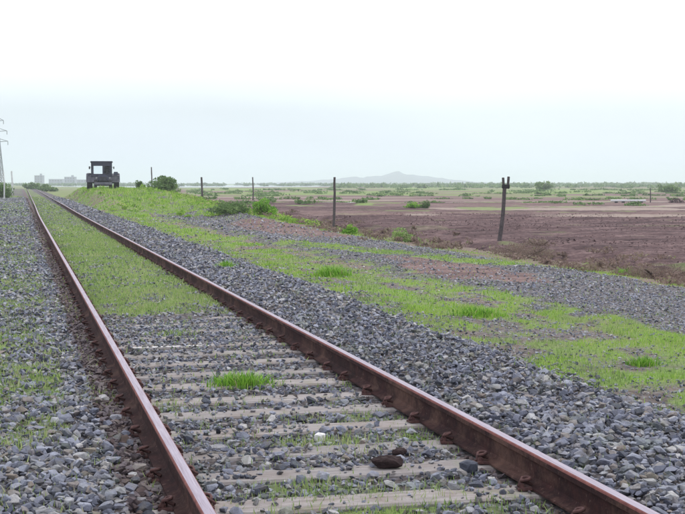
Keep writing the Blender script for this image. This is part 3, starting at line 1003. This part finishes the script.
parts = []
for D0, D1, dens, hmul, wd, s2 in ((3.8, 9, 3000, 1.0, 0.0042, False), (9, 18, 1500, 1.0, 0.007, False), (18, 36, 460, 1.05, 0.013, False),
                                   (36, 75, 130, 1.25, 0.028, False), (75, 135, 34, 1.7, 0.055, False)):
    x, y = scatter(D0, D1, dens)
    g = grass_d(x, y)
    g = np.where(near_rail(x, 0.05), 0, g)
    g = g * (1 - np.where(on_sleeper(x, y) & (y < 13.5), 0.62, 0))
    g = g * (1 - field_mask(x, y) * 0.97) * (1 - np.where(x > 13.6, 0.9, 0)) * (1 - 0.8 * soil_red(x, y))
    k = R.uniform(0, 1, len(x)) < np.clip(g * 1.1, 0, 1) ** 1.35
    x, y, g = x[k], y[k], g[k]
    lush = smooth(0.62, 0.95, g) * (x > 4.6)
    mid = (x > RAIL_L) & (x < RAIL_R)
    clump = smooth(0.45, 0.75, fbm(x * 4.5, y * 3.5, 145))
    h = (0.014 + 0.030 * R.beta(1.5, 2, len(x)) + 0.050 * clump * R.uniform(0.3, 1, len(x)) + 0.030 * lush * R.uniform(0, 1, len(x))) * hmul
    low = mid | (x < RAIL_L)
    h = np.where(low, h * 0.72, h)
    bk = (smooth(7.5, 9, x) * smooth(42, 60, y)) + smooth(4.5, 6, x) * smooth(70, 90, y)
    h = h * (1 + 2.6 * np.clip(bk, 0, 1) * fbm(x * 0.7, y * 0.3, 141))
    tone = fbm(x * 1.1, y * 0.7, 151)
    rnd = np.clip(R.normal(0.52, 0.22, len(x)) + 0.45 * (tone - 0.5) + 0.05 * mid + 0.05 * (x < RAIL_L) - 0.02 * lush, 0, 1)
    parts.append(blades(x, y, top_z(x, y) + np.where(low | (x < 4.6), 0.012, 0.0), h, wd * np.where(low, 1.5, 1.0) * R.uniform(0.6, 1.4, len(x)), rnd, 0.6, s2))
V, Fc, A = join(parts)
fx = V[Fc[:, 0], 0]; fy = V[Fc[:, 0], 1]
mi = ((fx < 4.3) | (fbm(fx * 2.2, fy * 1.4, 161) > 0.62)).astype(int)
grass_o = link('grass', np_mesh('grass', V, Fc, {'rnd': A}, mat_idx=mi), [M['grass'], M['olive']], kind='stuff')
grass_o['label'] = 'short patchy grass and weeds between the stones'
grass_o['category'] = 'grass'

# ------------------------------------------------------------------ single tufts and shrubs
def tuft(label, px, D, rx, ry, h, n=700, mat='lush', group='grass tufts by the track', w=0.007, name='grass_tuft', lean=0.75):
    cx, cy = at(px, D)
    nc = 11; cc = R.normal(0, 0.24, (nc, 2)); cs = R.uniform(0.28, 0.42, nc); chh = R.uniform(0.5, 1.1, nc)
    kk = R.integers(0, nc, n)
    q = cc[kk] + R.normal(0, 1, (n, 2)) * cs[kk][:, None]
    rr_ = np.minimum(1.2, np.linalg.norm(q, axis=1) * 0.8)
    Lx, Dy = q[:, 0] * rx, q[:, 1] * ry
    x = Lx * CT + Dy * ST; y = -Lx * ST + Dy * CT
    zb = top_z(x + cx, y + cy); z0 = float(zb.mean())
    hh = h * 1.15 * chh[kk] * (1 - 0.4 * rr_ ** 2) * R.uniform(0.2, 1.15, n)
    V, Fc, A = blades(x, y, zb - z0, hh, w * R.uniform(0.6, 1.4, n), np.clip(R.normal(0.5, 0.25, n), 0, 1), lean)
    o = link(name, np_mesh(name, V, Fc, {'rnd': A}), M[mat])
    o.location = (cx, cy, z0)
    return tag(o, label, 'grass tuft', group)


tuft('bright green grass tuft on the ballast midway between the two rails', 242, 9.45, 0.26, 0.20, 0.11, 900)
tuft('small bright green tuft in the thin weeds at the right edge', 648, 12.15, 0.17, 0.16, 0.10, 600)
tuft('long bright green grass clump on the verge right of the right rail', 478, 16.6, 0.42, 0.35, 0.13, 900, w=0.010)
tuft('tall green clump beside the grass strip, nearer than the path', 333, 24.0, 0.42, 0.40, 0.20, 700, w=0.014)
tuft('small green tuft growing hard against the far right rail', 228, 21.5, 0.17, 0.30, 0.14, 350, w=0.012)
tuft('yellow green tuft at the edge of the gravel beyond the path', 627, 26.8, 0.24, 0.25, 0.17, 500, w=0.015)


def leaves(n, cx, cy, cz, rx, ry, rz, size, nclump=14, seed=0, low=0.25):
    rng = np.random.default_rng(seed)
    cl = rng.normal(size=(nclump, 3)); cl /= np.linalg.norm(cl, axis=1)[:, None]
    cl *= rng.uniform(0.25, 0.85, (nclump, 1)); cl[:, 2] = np.abs(cl[:, 2]) * 1.2 - low
    w = rng.uniform(0.22, 0.42, nclump); tone = rng.normal(0, 0.16, nclump)
    k = rng.integers(0, nclump, n)
    p = rng.normal(size=(n, 3)); p /= np.linalg.norm(p, axis=1)[:, None]
    p = cl[k] + p * (w[k] * rng.uniform(0.3, 1.05, n) ** 0.5)[:, None]
    c = p * np.array([rx, ry, rz]) + np.array([cx, cy, cz])
    u = rng.normal(size=(n, 3)); u /= np.linalg.norm(u, axis=1)[:, None]
    v = np.cross(u, rng.normal(size=(n, 3))); v /= np.linalg.norm(v, axis=1)[:, None]
    s = size * rng.uniform(0.6, 1.4, n)[:, None]
    P = np.stack([c - u * s, c + v * s * 0.45, c + u * s, c - v * s * 0.45], 1)
    T = np.array([[0, 1, 2], [0, 2, 3]])
    Fc = (T[None] + (np.arange(n) * 4)[:, None, None]).reshape(-1, 3)
    rnd = np.clip(0.5 + tone[k] + rng.normal(0, 0.13, n), 0, 1)
    return P.reshape(-1, 3), Fc, np.repeat(rnd, 4)


def shrub(label, px, D, w, h, n=1500, size=0.05, mat='shrub', group='shrubs beside the line', name='shrub', cat='shrub', trunk=False, seed=None, sink=0.0):
    cx, cy = at(px, D)
    z0 = gz(cx, cy) - sink
    root = empty(name, (cx, cy, z0), label, cat, group)
    sd_ = int(px * 7 + D) if seed is None else seed
    base = 0.42 if trunk else 0.36
    V, Fc, A = leaves(n, 0, 0, h * base, w / 2 * 1.0, w / 2 * 1.0, h * (0.56 if not trunk else 0.5), size, 18, sd_, 0.3 if trunk else 0.45)
    V[:, 2] = np.maximum(V[:, 2], 0.0)
    link('crown' if trunk else 'foliage', np_mesh('foliage', V, Fc, {'rnd': A}), M[mat], root)
    mb = MB(); rg = random.Random(sd_)
    for k in range(1 if trunk else 5):
        a = rg.uniform(0, 6.28); q = (0.12 if trunk else 0.3) * w
        top = Vector((math.cos(a) * q, math.sin(a) * q, h * (0.6 if trunk else 0.5)))
        r0 = w * (0.035 if trunk else 0.014) + 0.004
        mb.tube([(0, 0, -0.05), tuple(top * 0.5 + Vector((rg.uniform(-.03, .03) * w, 0, 0))), tuple(top)], [r0, r0 * .7, r0 * .3], 5)
        if trunk:
            for kk in range(5):
                b2 = rg.uniform(0, 6.28); st = top * rg.uniform(0.4, 0.85)
                mb.tube([tuple(st), tuple(st + Vector((math.cos(b2) * w * .25, math.sin(b2) * w * .25, h * .2)))], [r0 * .5, r0 * .15], 4)
    mb.build('trunk' if trunk else 'stem', M['bark'], root)
    return root


shrub('round light green shrub on the path edge near the second fence post', 350, 45, 0.80, 0.50, 1800, 0.03, 'lush')
shrub('dull green shrub low beside the ploughed field right of the second post', 407, 41, 1.3, 0.60, 2600, 0.035, 'olive')
shrub('yellow green shrub in front of the third fence post, on the path edge', 263, 60, 1.55, 1.05, 3000, 0.045, 'lush')
shrub('dark green weedy bush left of the yellow green shrub', 232, 62, 2.3, 0.80, 3000, 0.05)
shrub('largest dark green bush, on the grassy bank right of the tractor', 166, 105, 3.2, 2.0, 3800, 0.09)
shrub('small dark bush at the right foot of the tractor', 139, 108, 0.9, 1.05, 800, 0.07)
shrub('green shrub out in the field, right one of a touching pair', 425, 96, 1.25, 0.75, 900, 0.06, group='shrubs out in the field')
shrub('brighter green shrub out in the field, left one of a touching pair', 412, 96, 1.5, 0.62, 900, 0.06, 'lush', group='shrubs out in the field')
shrub('dry reddish brush on the field edge below the leaning post', 528, 33.5, 2.1, 0.50, 5200, 0.017, 'weed', group='dry brush on the field edge')
shrub('brown brush at the right edge of the field margin', 665, 26.0, 2.1, 0.46, 6000, 0.014, 'weed', group='dry brush on the field edge')
shrub('pale olive weed clump right of the leaning post', 539, 37.0, 0.95, 0.40, 900, 0.025, 'weed', group='dry brush on the field edge')
shrub('pale green bush at the left edge behind the ballast', 3, 120, 2.6, 2.4, 1600, 0.10, 'shrub', group='bushes left of the line')
shrub('low bush left of the rails where they vanish', 33, 300, 5.0, 2.2, 700, 0.28, 'shrub', group='bushes left of the line')
shrub('low bush right of the rails where they vanish', 47, 260, 4.2, 1.9, 700, 0.26, 'shrub', group='bushes left of the line')
shrub('small round tree standing alone in the far scrub right of the leaning post', 544, 330, 5.2, 3.0, 900, 0.30, 'shrub', group='far trees', name='tree', cat='tree', trunk=True)
shrub('low far tree above the right end of the field', 668, 260, 5.0, 2.2, 900, 0.28, 'shrub', group='far trees', name='tree', cat='tree', trunk=True)

# scrub in the middle distance and the tree line: masses nobody could count
def scrub_mass(name, spots, mat, label):
    parts = []
    for i, (cx, cy, w, h, n, size) in enumerate(spots):
        z0 = gz(cx, cy) if cy < 500 else -0.6
        V, Fc, A = leaves(n, cx, cy, z0 + h * 0.3, w / 2, w / 2, h * 0.6, size, 6, 3000 + i, 0.35)
        parts.append((V, Fc, A))
    V, Fc, A = join(parts)
    o = link(name, np_mesh(name, V, Fc, {'rnd': A}), M[mat], kind='stuff')
    o['label'] = label; o['category'] = 'scrub'
    return o


sp = []
for i in range(230):                      # weeds on the open land, right
    D = random.choice((118, 160, 205, 250, 300, 380)) * random.uniform(0.96, 1.06)
    px = random.uniform(190, 720)
    cx, cy = at(px, D)
    if cx < 12 or (D < 150 and float(fbm(cx * 0.05, cy * 0.05, 7)) < 0.55):
        continue
    w = random.uniform(1.0, 5.0) * (0.6 + D / 350)
    sp.append((cx, cy, w, random.uniform(0.2, 0.6) * (0.5 + D / 400), 60, 0.10 + D * 0.0006))
scrub_mass('field_scrub', sp, 'shrub', 'low green scrub scattered over the open land beyond the field')
sp = []
for i in range(330):                      # weeds along the fence line and bund
    y = 20 + 100 * random.random() ** 1.7; x = 12.2 + random.gauss(0, 0.8) + (1.2 if random.random() < .4 and y < 70 else 0)
    sp.append((x, y, random.uniform(0.3, 1.1), random.uniform(0.12, 0.38), 70, 0.03 + y * 0.0004))
scrub_mass('fence_weeds', sp, 'weed', 'dry weeds along the foot of the fence line')
sp = []
for i in range(110):                      # leafy weeds on the bank
    y = random.uniform(62, 125); x = random.uniform(5.2, 12.5)
    sp.append((x, y, random.uniform(0.5, 1.6), random.uniform(0.18, 0.5), 90, 0.06))
for i in range(60):
    y = random.uniform(50, 92); x = random.gauss(11.2, 0.6)
    sp.append((x, y, random.uniform(0.5, 1.5), random.uniform(0.2, 0.55), 90, 0.05))
scrub_mass('bank_weeds', sp, 'grass', 'leafy yellow green weeds over the grassy bank')
sp = []
for i in range(900):                      # tree line
    D = random.uniform(520, 1500)
    px = random.uniform(-60, 760)
    if D < 900 and px < 330:
        continue
    cx, cy = at(px, D)
    k = 1.0 if px > 430 else 0.8
    sp.append((cx, cy, random.uniform(6, 18), random.uniform(1.6, 3.2) * k * (0.6 + D / 1800), 34, 0.6 + D * 0.0007))
scrub_mass('far_tree_line', sp, 'shrub', 'hazy line of trees along the horizon')


# ------------------------------------------------------------------ fence posts
def post(label, px, D, top_px, base_px, w, lean_px=0.0, head=False, group='old fence posts beside the field', mat='post'):
    cx, cy = at(px, D)
    z0 = CAM_Z - (base_px - 182.0) * D / F
    z0 = min(z0, gz(cx, cy) + 0.02) if True else z0
    z1 = CAM_Z + (182.0 - top_px) * D / F
    h = z1 - z0
    root = empty('fence_post', (cx, cy, z0), label, 'fence post', group)
    lx = lean_px * D / F
    rg = random.Random(int(px))
    mb = MB()
    pts, rad = [], []
    for k in range(8):
        t = k / 7
        s = lx * t + rg.uniform(-.006, .006) * (0 < k < 7) + 0.02 * math.sin(t * 4) * w / 0.1
        pts.append((s * CT, -s * ST + 0, -0.15 + (h + 0.15) * t))
        rad.append(w / 2 * (1.1 - 0.2 * t) * rg.uniform(0.93, 1.05))
    mb.tube(pts, rad, 7)
    if head:
        pts = pts[:-1] + [tuple(Vector(pts[-1]) - Vector((0, 0, 0.24)))]
        mb = MB(); mb.tube(pts, rad, 7)
    mb.build('shaft', M[mat], root)
    if head:
        sx = lx
        c0 = Vector((sx * CT, -sx * ST, h))
        b1 = MB(); b1.box(c0 + Vector((0, 0, -0.26)), (0.235, 0.13, 0.13), Matrix.Rotation(-YAW, 3, 'Z') @ Matrix.Rotation(0.06, 3, 'Y'), bev=0.012)
        b1.build('cross_block', M['dark'], root)
        for q in (-1, 1):
            b2 = MB(); b2.box(c0 + Vector((q * 0.078 * CT, -q * 0.078 * ST, -0.09)), (0.07, 0.10, 0.25 + 0.03 * q), Matrix.Rotation(-YAW, 3, 'Z') @ Matrix.Rotation(0.07 * q, 3, 'Y'), bev=0.008)
            b2.build('prong', M['post'], root)
    return root


post('leaning dark timber post with a forked head, nearest and thickest of the posts', 498.5, 40, 177, 242, 0.13, 7.0, True)
post('straight thin dark post standing second nearest at the middle of the photo', 333, 51, 176, 227, 0.105, 2.0)
post('third fence post, thin and dark, above the leafy weeds of the bank', 202, 88, 176, 206, 0.14, 0)
post('small faint post far out in the field left of the middle', 253, 150, 176, 193, 0.17, 0, group='far posts')
post('small faint post above the bush right of the tractor', 152, 150, 166, 188, 0.15, 0, group='far posts')
post('tiny thin post at the far right of the field beside the white pipe', 650, 133, 187, 201, 0.12, 0, group='far posts')
post('pale thin post at the left edge in front of the pale green bush', 4.5, 115, 171, 197, 0.12, 0, group='pale posts left of the line', mat='palepost')
post('pale stout post left of the rails, right of the pale green bush', 12.5, 180, 170, 187, 0.24, 0, group='pale posts left of the line', mat='palepost')

# white pipe lying on the field, on blocks
cx, cy = at(628, 128)
pz = gz(cx, cy)
root = empty('white_pipe', (cx, cy, pz), 'long white pipe lying on low blocks at the far side of the field', 'pipe')
root.rotation_euler[2] = -YAW
mb = MB(); mb.cyl((-1.75, 0, 0.26), (1.75, 0, 0.25), 0.11, seg=12); mb.build('pipe_barrel', M['whitewash'], root, shade=False)
for q in (-1.2, -0.5, 1.3):
    mb = MB(); mb.box((q, 0, 0.06), (0.28, 0.3, 0.19), bev=0.02); mb.build('support_block', M['dark'], root)
# dark rubble heap
cx, cy = at(676, 128)
root = empty('rubble_heap', (cx, cy, gz(cx, cy) - 0.05), 'dark heap of earth and brush at the right edge of the far field', 'heap')
x = R.normal(0, 0.75, 260); y = R.normal(0, 0.5, 260); s = R.uniform(0.1, 0.3, 260)
V, Fc, A = instances(ROCK_F, np.stack([x, y, 0.62 * np.exp(-(x / 0.8) ** 2 - (y / 0.6) ** 2) * R.uniform(.5, 1, 260)], 1), s)
link('lumps', np_mesh('lumps', V, Fc, {'rnd': A}), M['clod'], root, 'stuff')

# ------------------------------------------------------------------ things lying on the sleepers
def lump(name, label, cat, x, y, z, sx, sy, sz, mat, rz=0.0, seed=1, rough=0.22, angular=False):
    bm = bmesh.new()
    bmesh.ops.create_icosphere(bm, subdivisions=2 if angular else 3, radius=0.5)
    for v in bm.verts:
        p = v.co * 5
        n = float(vnoise(p.x + seed * 11 + 40, p.y + 40, seed)) + float(vnoise(p.z + 50, p.x + p.y + 60, seed + 3)) - 1
        if angular:
            v.co = Vector([math.copysign(min(abs(c_), 0.36 + 0.04 * n), c_) for c_ in v.co]) * 1.3
        v.co *= 1 + rough * n
    bmesh.ops.scale(bm, vec=(sx, sy, sz), verts=bm.verts)
    me = bpy.data.meshes.new(name); bm.to_mesh(me); bm.free()
    me.materials.append(mat)
    o = link(name, me, None)
    o.location = (x, y, z + sz * 0.42); o.rotation_euler = (0, 0, rz)
    return tag(o, label, cat)


def on_ground(px, py, z):
    """where the ray through photo point px, py meets height z"""
    q = Matrix.Rotation(-YAW, 3, 'Z') @ Matrix.Rotation(math.pi / 2 - PITCH, 3, 'X')
    d = q @ Vector(((px - 342.5) / F, (257 - py) / F, -1))
    t = (z - CAM_Z) / d.z
    return d.x * t, d.y * t


x, y = on_ground(387, 467, 0.0)
lump('clinker_lump', 'larger dark brown rough lump lying on the pale sleeper', 'lump', x, y, 0.0, 0.145, 0.09, 0.066, M['lump'], -0.1, 3, 0.5)
x, y = on_ground(399, 454.5, 0.0)
lump('clinker_lump', 'smaller dark brown lump just behind the larger one', 'lump', x, y, 0.0, 0.07, 0.055, 0.04, M['lump'], 0.4, 7, 0.5)
x, y = on_ground(469, 474, -0.02)
lump('stone_block', 'squarish dark stone at the sleeper end by the right rail', 'stone', x, y, -0.012, 0.088, 0.075, 0.07, M['dark_basalt'], 0.3, 9, 0.12, True)
x, y = on_ground(320, 440, -0.02)
lump('pale_stone', 'whitish stone standing out among the grey ballast between the rails', 'stone', x, y, -0.03, 0.07, 0.055, 0.06, M['whitewash'], 0.8, 12, 0.2, True)

# ------------------------------------------------------------------ the tractor on the bank
tx, ty = at(103.5, 112)
tz = gz(tx, ty)
T = empty('tractor', (tx, ty, tz - 0.02), 'dark tractor with a boxy cab and wide grey mudguards on the grassy bank', 'tractor',
          rz=-math.atan2(tx, ty) * 1.0)
# local axes: -Y faces the camera


def wheel(x, y, r, w):
    t = MB(); bm = t.bm
    seg = 28
    prof_ = [(-w / 2, r * .62), (-w / 2, r * .93), (-w * .42, r), (w * .42, r), (w / 2, r * .93), (w / 2, r * .62)]
    rings = []
    for k in range(seg):
        a = 2 * math.pi * k / seg
        rings.append([bm.verts.new((px_, math.cos(a) * pr, math.sin(a) * pr)) for px_, pr in prof_])
    for k in range(seg):
        A_, B_ = rings[k], rings[(k + 1) % seg]
        for j in range(len(prof_)):
            j2 = (j + 1) % len(prof_)
            bm.faces.new((A_[j], A_[j2], B_[j2], B_[j]))
    for k in range(seg):
        a = 2 * math.pi * (k + .5) / seg
        t.box((w * .2 * (1 if k % 2 else -1), math.cos(a) * r, math.sin(a) * r), (w * .55, 0.03, 0.04),
              Matrix.Rotation(a - math.pi / 2, 3, 'X') @ Matrix.Rotation(0.4 * (1 if k % 2 else -1), 3, 'Z'))
    wo = bpy.data.objects.new('wheel', None)
    COL.objects.link(wo); wo.parent = T; wo.location = (x, y, r)
    t.build('tyre', M['tyre'], wo)
    q = MB(); q.cyl((-w * .3, 0, 0), (w * .3, 0, 0), r * .61, seg=20); q.cyl((-w * .45, 0, 0), (w * .45, 0, 0), r * .2, seg=12)
    q.build('rim', M['fender'], wo)


for s_ in (-1, 1):
    wheel(s_ * 1.16, 1.1, 0.72, 0.46)
    wheel(s_ * 0.64, -1.15, 0.42, 0.26)
mb = MB(); mb.box((0, 0.1, 0.72), (0.55, 2.6, 0.34), bev=0.04); mb.box((0, 1.1, 0.72), (1.9, 0.34, 0.34), bev=0.04); mb.box((0, -1.15, 0.42), (1.1, 0.16, 0.14), bev=0.02)
mb.build('chassis', M['dark'], T)
mb = MB(); mb.box((0, -0.75, 1.0), (0.92, 1.45, 0.52), bev=0.09); mb.build('bonnet', M['body'], T)
g_ = MB(); g_.box((0, -1.485, 0.95), (0.62, 0.03, 0.36), bev=0.01); gr_ = g_.build('grille', M['dark'], T)
for k in range(5):
    q = MB(); q.box((0, -1.508, 0.82 + k * 0.065), (0.58, 0.02, 0.018)); q.build('bar', M['fender'], gr_)
for s_ in (-1, 1):
    q = MB(); q.cyl((s_ * 0.56, -1.30, 1.02), (s_ * 0.56, -1.42, 1.02), 0.085, 0.10, 14)
    h_ = q.build('headlight', M['dark'], T)
    q = MB(); q.cyl((s_ * 0.56, -1.422, 1.02), (s_ * 0.56, -1.435, 1.02), 0.088, 0.08, 14); q.build('lens', M['lamp'], h_)
mb = MB(); mb.box((0, -1.62, 0.55), (1.5, 0.14, 0.22), bev=0.03); mb.build('bumper', M['fender'], T)
# wide mudguards
for s_ in (-1, 1):
    mb = MB()
    n_ = 7
    for k in range(n_):
        a = math.radians(12 + k * 24)
        c_ = (s_ * 1.12, 1.1 - math.cos(a) * 0.80, 0.72 + math.sin(a) * 0.66)
        mb.box(c_, (0.66, 0.40, 0.035), Matrix.Rotation(math.pi / 2 - a, 3, 'X'))
    mb.box((s_ * 0.92, 0.30, 0.98), (0.92, 0.06, 0.50), bev=0.02)
    mb.build('mudguard', M['fender'], T)
mb = MB(); mb.box((1.10, 0.2, 1.42), (0.36, 0.42, 0.30), bev=0.03); mb.build('tool_box', M['body'], T)
mb = MB(); mb.box((-1.22, 0.22, 1.28), (0.22, 0.30, 0.12), bev=0.02); mb.build('marker_lamp', M['body'], T)
# cab: floor panel, pillars, roof, panes
cw, y0, y1, zb_, zt = 0.90, 0.22, 1.55, 1.18, 2.33
mb = MB(); mb.box((0.40, y1 - 0.12, 1.75), (0.62, 0.03, 0.86)); mb.build('sky_block_panel', M['dark'], T)  # added dark panel, blocks the sky seen through the right pane
mb = MB(); mb.box((-0.12, (y0 + y1) / 2, zb_ + 0.07), (cw * 2, y1 - y0, 0.28), bev=0.02); mb.build('cab_base', M['cab'], T)
for sx in (-1, 1):
    for yy in (y0 + 0.05, y1 - 0.05):
        mb = MB(); mb.box((-0.12 + sx * (cw - 0.10), yy, (zb_ + zt) / 2 + 0.1), (0.21, 0.11, zt - zb_ - 0.1), bev=0.015)
        mb.build('cab_pillar', M['cab'], T)
for yy in (y0 + 0.05, y1 - 0.05):
    mb = MB(); mb.box((0.02, yy, (zb_ + zt) / 2 + 0.1), (0.13, 0.07, zt - zb_ - 0.1)); mb.build('window_divider', M['cab'], T)
mb = MB(); mb.box((-0.12, (y0 + y1) / 2, zt + 0.10), (cw * 2 + 0.14, y1 - y0 + 0.22, 0.14), bev=0.04)
rf = mb.build('cab_roof', M['cab'], T)
mb = MB(); mb.box((-0.12, y0 - 0.03, zt - 0.08), (cw * 2 - 0.02, 0.05, 0.34), bev=0.01); mb.build('visor', M['cab'], rf)
mb = MB(); mb.box((-0.12, y1 - 0.03, zt - 0.08), (cw * 2 - 0.02, 0.04, 0.20), bev=0.01); mb.build('visor', M['cab'], rf)
for k, (xa, xb) in enumerate(((-0.96, -0.05), (0.09, 0.72))):
    mb = MB(); mb.box(((xa + xb) / 2, y0 + 0.03, (zb_ + 0.15 + zt - 0.18) / 2), (xb - xa, 0.012, zt - 0.18 - zb_ - 0.15)); mb.build('windscreen', M['glass'], T)
mb = MB(); mb.box((0.36, 0.95, 1.62), (0.62, 0.16, 0.80), bev=0.05); mb.box((0.36, 0.72, 1.34), (0.58, 0.5, 0.14), bev=0.04); mb.build('seat', M['dark'], T)
mb = MB()
ring = [(0.36 + 0.19 * math.cos(a), 0.5 - 0.06 * math.sin(a), 1.62 + 0.16 * math.sin(a)) for a in np.linspace(0, 2 * math.pi, 17)]
mb.tube(ring, 0.018, 5); mb.cyl((0.36, 0.35, 1.2), (0.36, 0.5, 1.62), 0.02, seg=6); mb.build('steering_wheel', M['dark'], T)
mb = MB(); mb.bar((-1.0, y0, 1.95), (-1.16, y0 - 0.1, 1.98), 0.025); mb.box((-1.15, y0 - 0.1, 1.92), (0.13, 0.04, 0.24), bev=0.01); mb.build('mirror', M['dark'], T)
mb = MB(); mb.bar((0.78, y0, 1.95), (0.93, y0 - 0.1, 1.98), 0.025); mb.box((0.93, y0 - 0.1, 1.92), (0.10, 0.04, 0.2), bev=0.01); mb.build('mirror', M['dark'], T)
mb = MB(); mb.cyl((0.30, -0.5, 1.2), (0.30, -0.5, 1.72), 0.035, seg=10); mb.build('exhaust_pipe', M['dark'], T)

# ------------------------------------------------------------------ far away
# lattice pylon at the left edge
Dp = 620
cx, cy = at(-2.5, Dp)
py = empty('power_pylon', (cx, cy, -0.6), 'pale lattice power pylon cut by the left edge of the photo', 'pylon', rz=-YAW)
H_, w0, w1 = 35.0, 6.2, 1.3
def wat(t): return (w0 * (1 - t) ** 1.3 + w1 * (1 - (1 - t) ** 1.3)) / 2
lv = np.linspace(0, 1, 11)
legs = [(-1, -1), (1, -1), (1, 1), (-1, 1)]
for lx_, ly_ in legs:
    mb = MB()
    for a_, b__ in zip(lv, lv[1:]):
        mb.bar((lx_ * wat(a_), ly_ * wat(a_), a_ * H_), (lx_ * wat(b__), ly_ * wat(b__), b__ * H_), 0.42)
    mb.build('leg', M['steel'], py)
mb = MB()
for a_, b__ in zip(lv, lv[1:]):
    for k in range(4):
        p, q = legs[k], legs[(k + 1) % 4]
        mb.bar((p[0] * wat(a_), p[1] * wat(a_), a_ * H_), (q[0] * wat(b__), q[1] * wat(b__), b__ * H_), 0.24)
        mb.bar((q[0] * wat(a_), q[1] * wat(a_), a_ * H_), (p[0] * wat(b__), p[1] * wat(b__), b__ * H_), 0.24)
        mb.bar((p[0] * wat(b__), p[1] * wat(b__), b__ * H_), (q[0] * wat(b__), q[1] * wat(b__), b__ * H_), 0.2)
mb.build('bracing', M['steel'], py)
for zz, ll in ((32, 3.6), (27, 5.2), (22, 5.6)):
    for s_ in (-1, 1):
        mb = MB()
        for yy in (-.6, .6):
            mb.bar((s_ * 0.7, yy, zz), (s_ * ll, 0, zz + 0.3), 0.26); mb.bar((s_ * 0.7, yy, zz + 1.7), (s_ * ll, 0, zz + 0.3), 0.26)
        a_ = mb.build('cross_arm', M['steel'], py)
        mb = MB(); mb.cyl((s_ * ll, 0, zz + 0.2), (s_ * ll, 0, zz - 1.5), 0.18, seg=8); mb.build('insulator', M['steel'], a_)

# town blocks on the horizon, left
def building(label, px, D, w, h, floors, bays, tank=True):
    cx, cy = at(px, D)
    root = empty('building', (cx, cy, -0.6), label, 'building', 'hazy town blocks on the horizon', rz=-YAW)
    mb = MB(); mb.box((0, 0, h / 2), (w, 10, h)); wl_ = mb.build('wall', M['wallfar'], root)
    fh = h / floors
    wm = MB(); wm.box((0, 0, 0), (w / bays * .5, 0.3, fh * .5)); wme = wm.mesh('window'); wme.materials.append(M['winfar'])
    for f_ in range(floors):
        for b__ in range(bays):
            o = bpy.data.objects.new('window', wme); COL.objects.link(o); o.parent = root
            o.location = (-w / 2 + (b__ + .5) * w / bays, -5.0, (f_ + .55) * fh)
    mb = MB(); mb.box((0, 0, h + 0.15), (w + 0.5, 10.5, 0.32))
    if tank:
        mb.box((w * .2, 0, h + 1.3), (w * .2, 3, 2.0))
    mb.build('roof', M['wallfar'], root)


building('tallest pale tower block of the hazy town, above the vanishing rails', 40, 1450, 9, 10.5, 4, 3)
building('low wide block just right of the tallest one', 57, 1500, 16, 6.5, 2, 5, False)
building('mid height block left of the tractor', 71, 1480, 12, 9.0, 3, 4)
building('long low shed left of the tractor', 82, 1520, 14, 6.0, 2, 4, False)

# salt water beyond the land
def sheet(name, pts, z, mat):
    me = bpy.data.meshes.new(name)
    me.from_pydata([(x_, y_, z) for x_, y_ in pts], [], [tuple(range(len(pts)))])
    return link(name, me, mat, kind='structure')


pts = [at(p_, d_) for p_, d_ in ((52, 620), (120, 560), (205, 600), (262, 640), (345, 760), (330, 1050), (262, 1300), (150, 1400), (60, 1250), (45, 800))]
sheet('water', pts, -0.535, M['water'])
for k, (p0, p1, d_, dd) in enumerate(((228, 262, 178, 5), (315, 360, 120, 3))):
    n_ = 14
    ring_ = []
    for i in range(n_):
        a = 2 * math.pi * i / n_
        f_ = 1 + 0.25 * (random.random() - .5)
        ring_.append(at((p0 + p1) / 2 + (p1 - p0) / 2 * math.cos(a) * f_, d_ + dd * math.sin(a) * f_))
    zc = max(gz(a_, b__) for a_, b__ in ring_) + 0.012
    sheet('puddle', ring_, zc - 0.07, M['water'])

# hills
hx = np.linspace(-60, 900, 160); hd = np.linspace(-1, 1, 13)
def hill(name, px0, px1, D, peaks, depth):
    pxs = np.linspace(px0, px1, 120)
    hh = np.zeros(120)
    for p, h, w in peaks:
        hh += h * np.exp(-((pxs - p) / w) ** 2)
    hh *= 0.7 + 0.6 * fbm(pxs * 0.11, pxs * 0, 201)
    Xs, Ys, Zs = [], [], []
    for t in np.linspace(-1, 1, 15):
        d_ = D + t * depth
        L_ = (pxs - 342.5) / F * D
        Xs.append(L_ * CT + d_ * ST); Ys.append(-L_ * ST + d_ * CT)
        Zs.append(-0.8 + hh * (1 - t * t) * (0.9 + 0.2 * fbm(pxs * 0.1, pxs * 0 + t * 3, 203)) - 4 * (abs(t) == 1))
    link(name, grid_mesh(name, np.array(Xs), np.array(Ys), np.array(Zs)), M['hill'], kind='structure')


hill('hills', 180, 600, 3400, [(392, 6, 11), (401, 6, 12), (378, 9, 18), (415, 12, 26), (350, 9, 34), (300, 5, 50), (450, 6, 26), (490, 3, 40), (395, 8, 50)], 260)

# ------------------------------------------------------------------ haze
hz = bpy.data.materials.new('haze')
hz.use_nodes = True
nt = hz.node_tree
for n_ in list(nt.nodes):
    if n_.type == 'BSDF_PRINCIPLED':
        nt.nodes.remove(n_)
pv = nt.nodes.new('ShaderNodeVolumePrincipled')
pv.inputs['Color'].default_value = (0.84, 0.92, 1.0, 1)
pv.inputs['Density'].default_value = 0.00045
pv.inputs['Anisotropy'].default_value = 0.2
nt.links.new(pv.outputs[0], nt.nodes['Material Output'].inputs['Volume'])
mb = MB(); mb.box((0, 3700, 20.0), (15000, 8200, 46.0))
mb.build('haze', hz, kind='stuff')
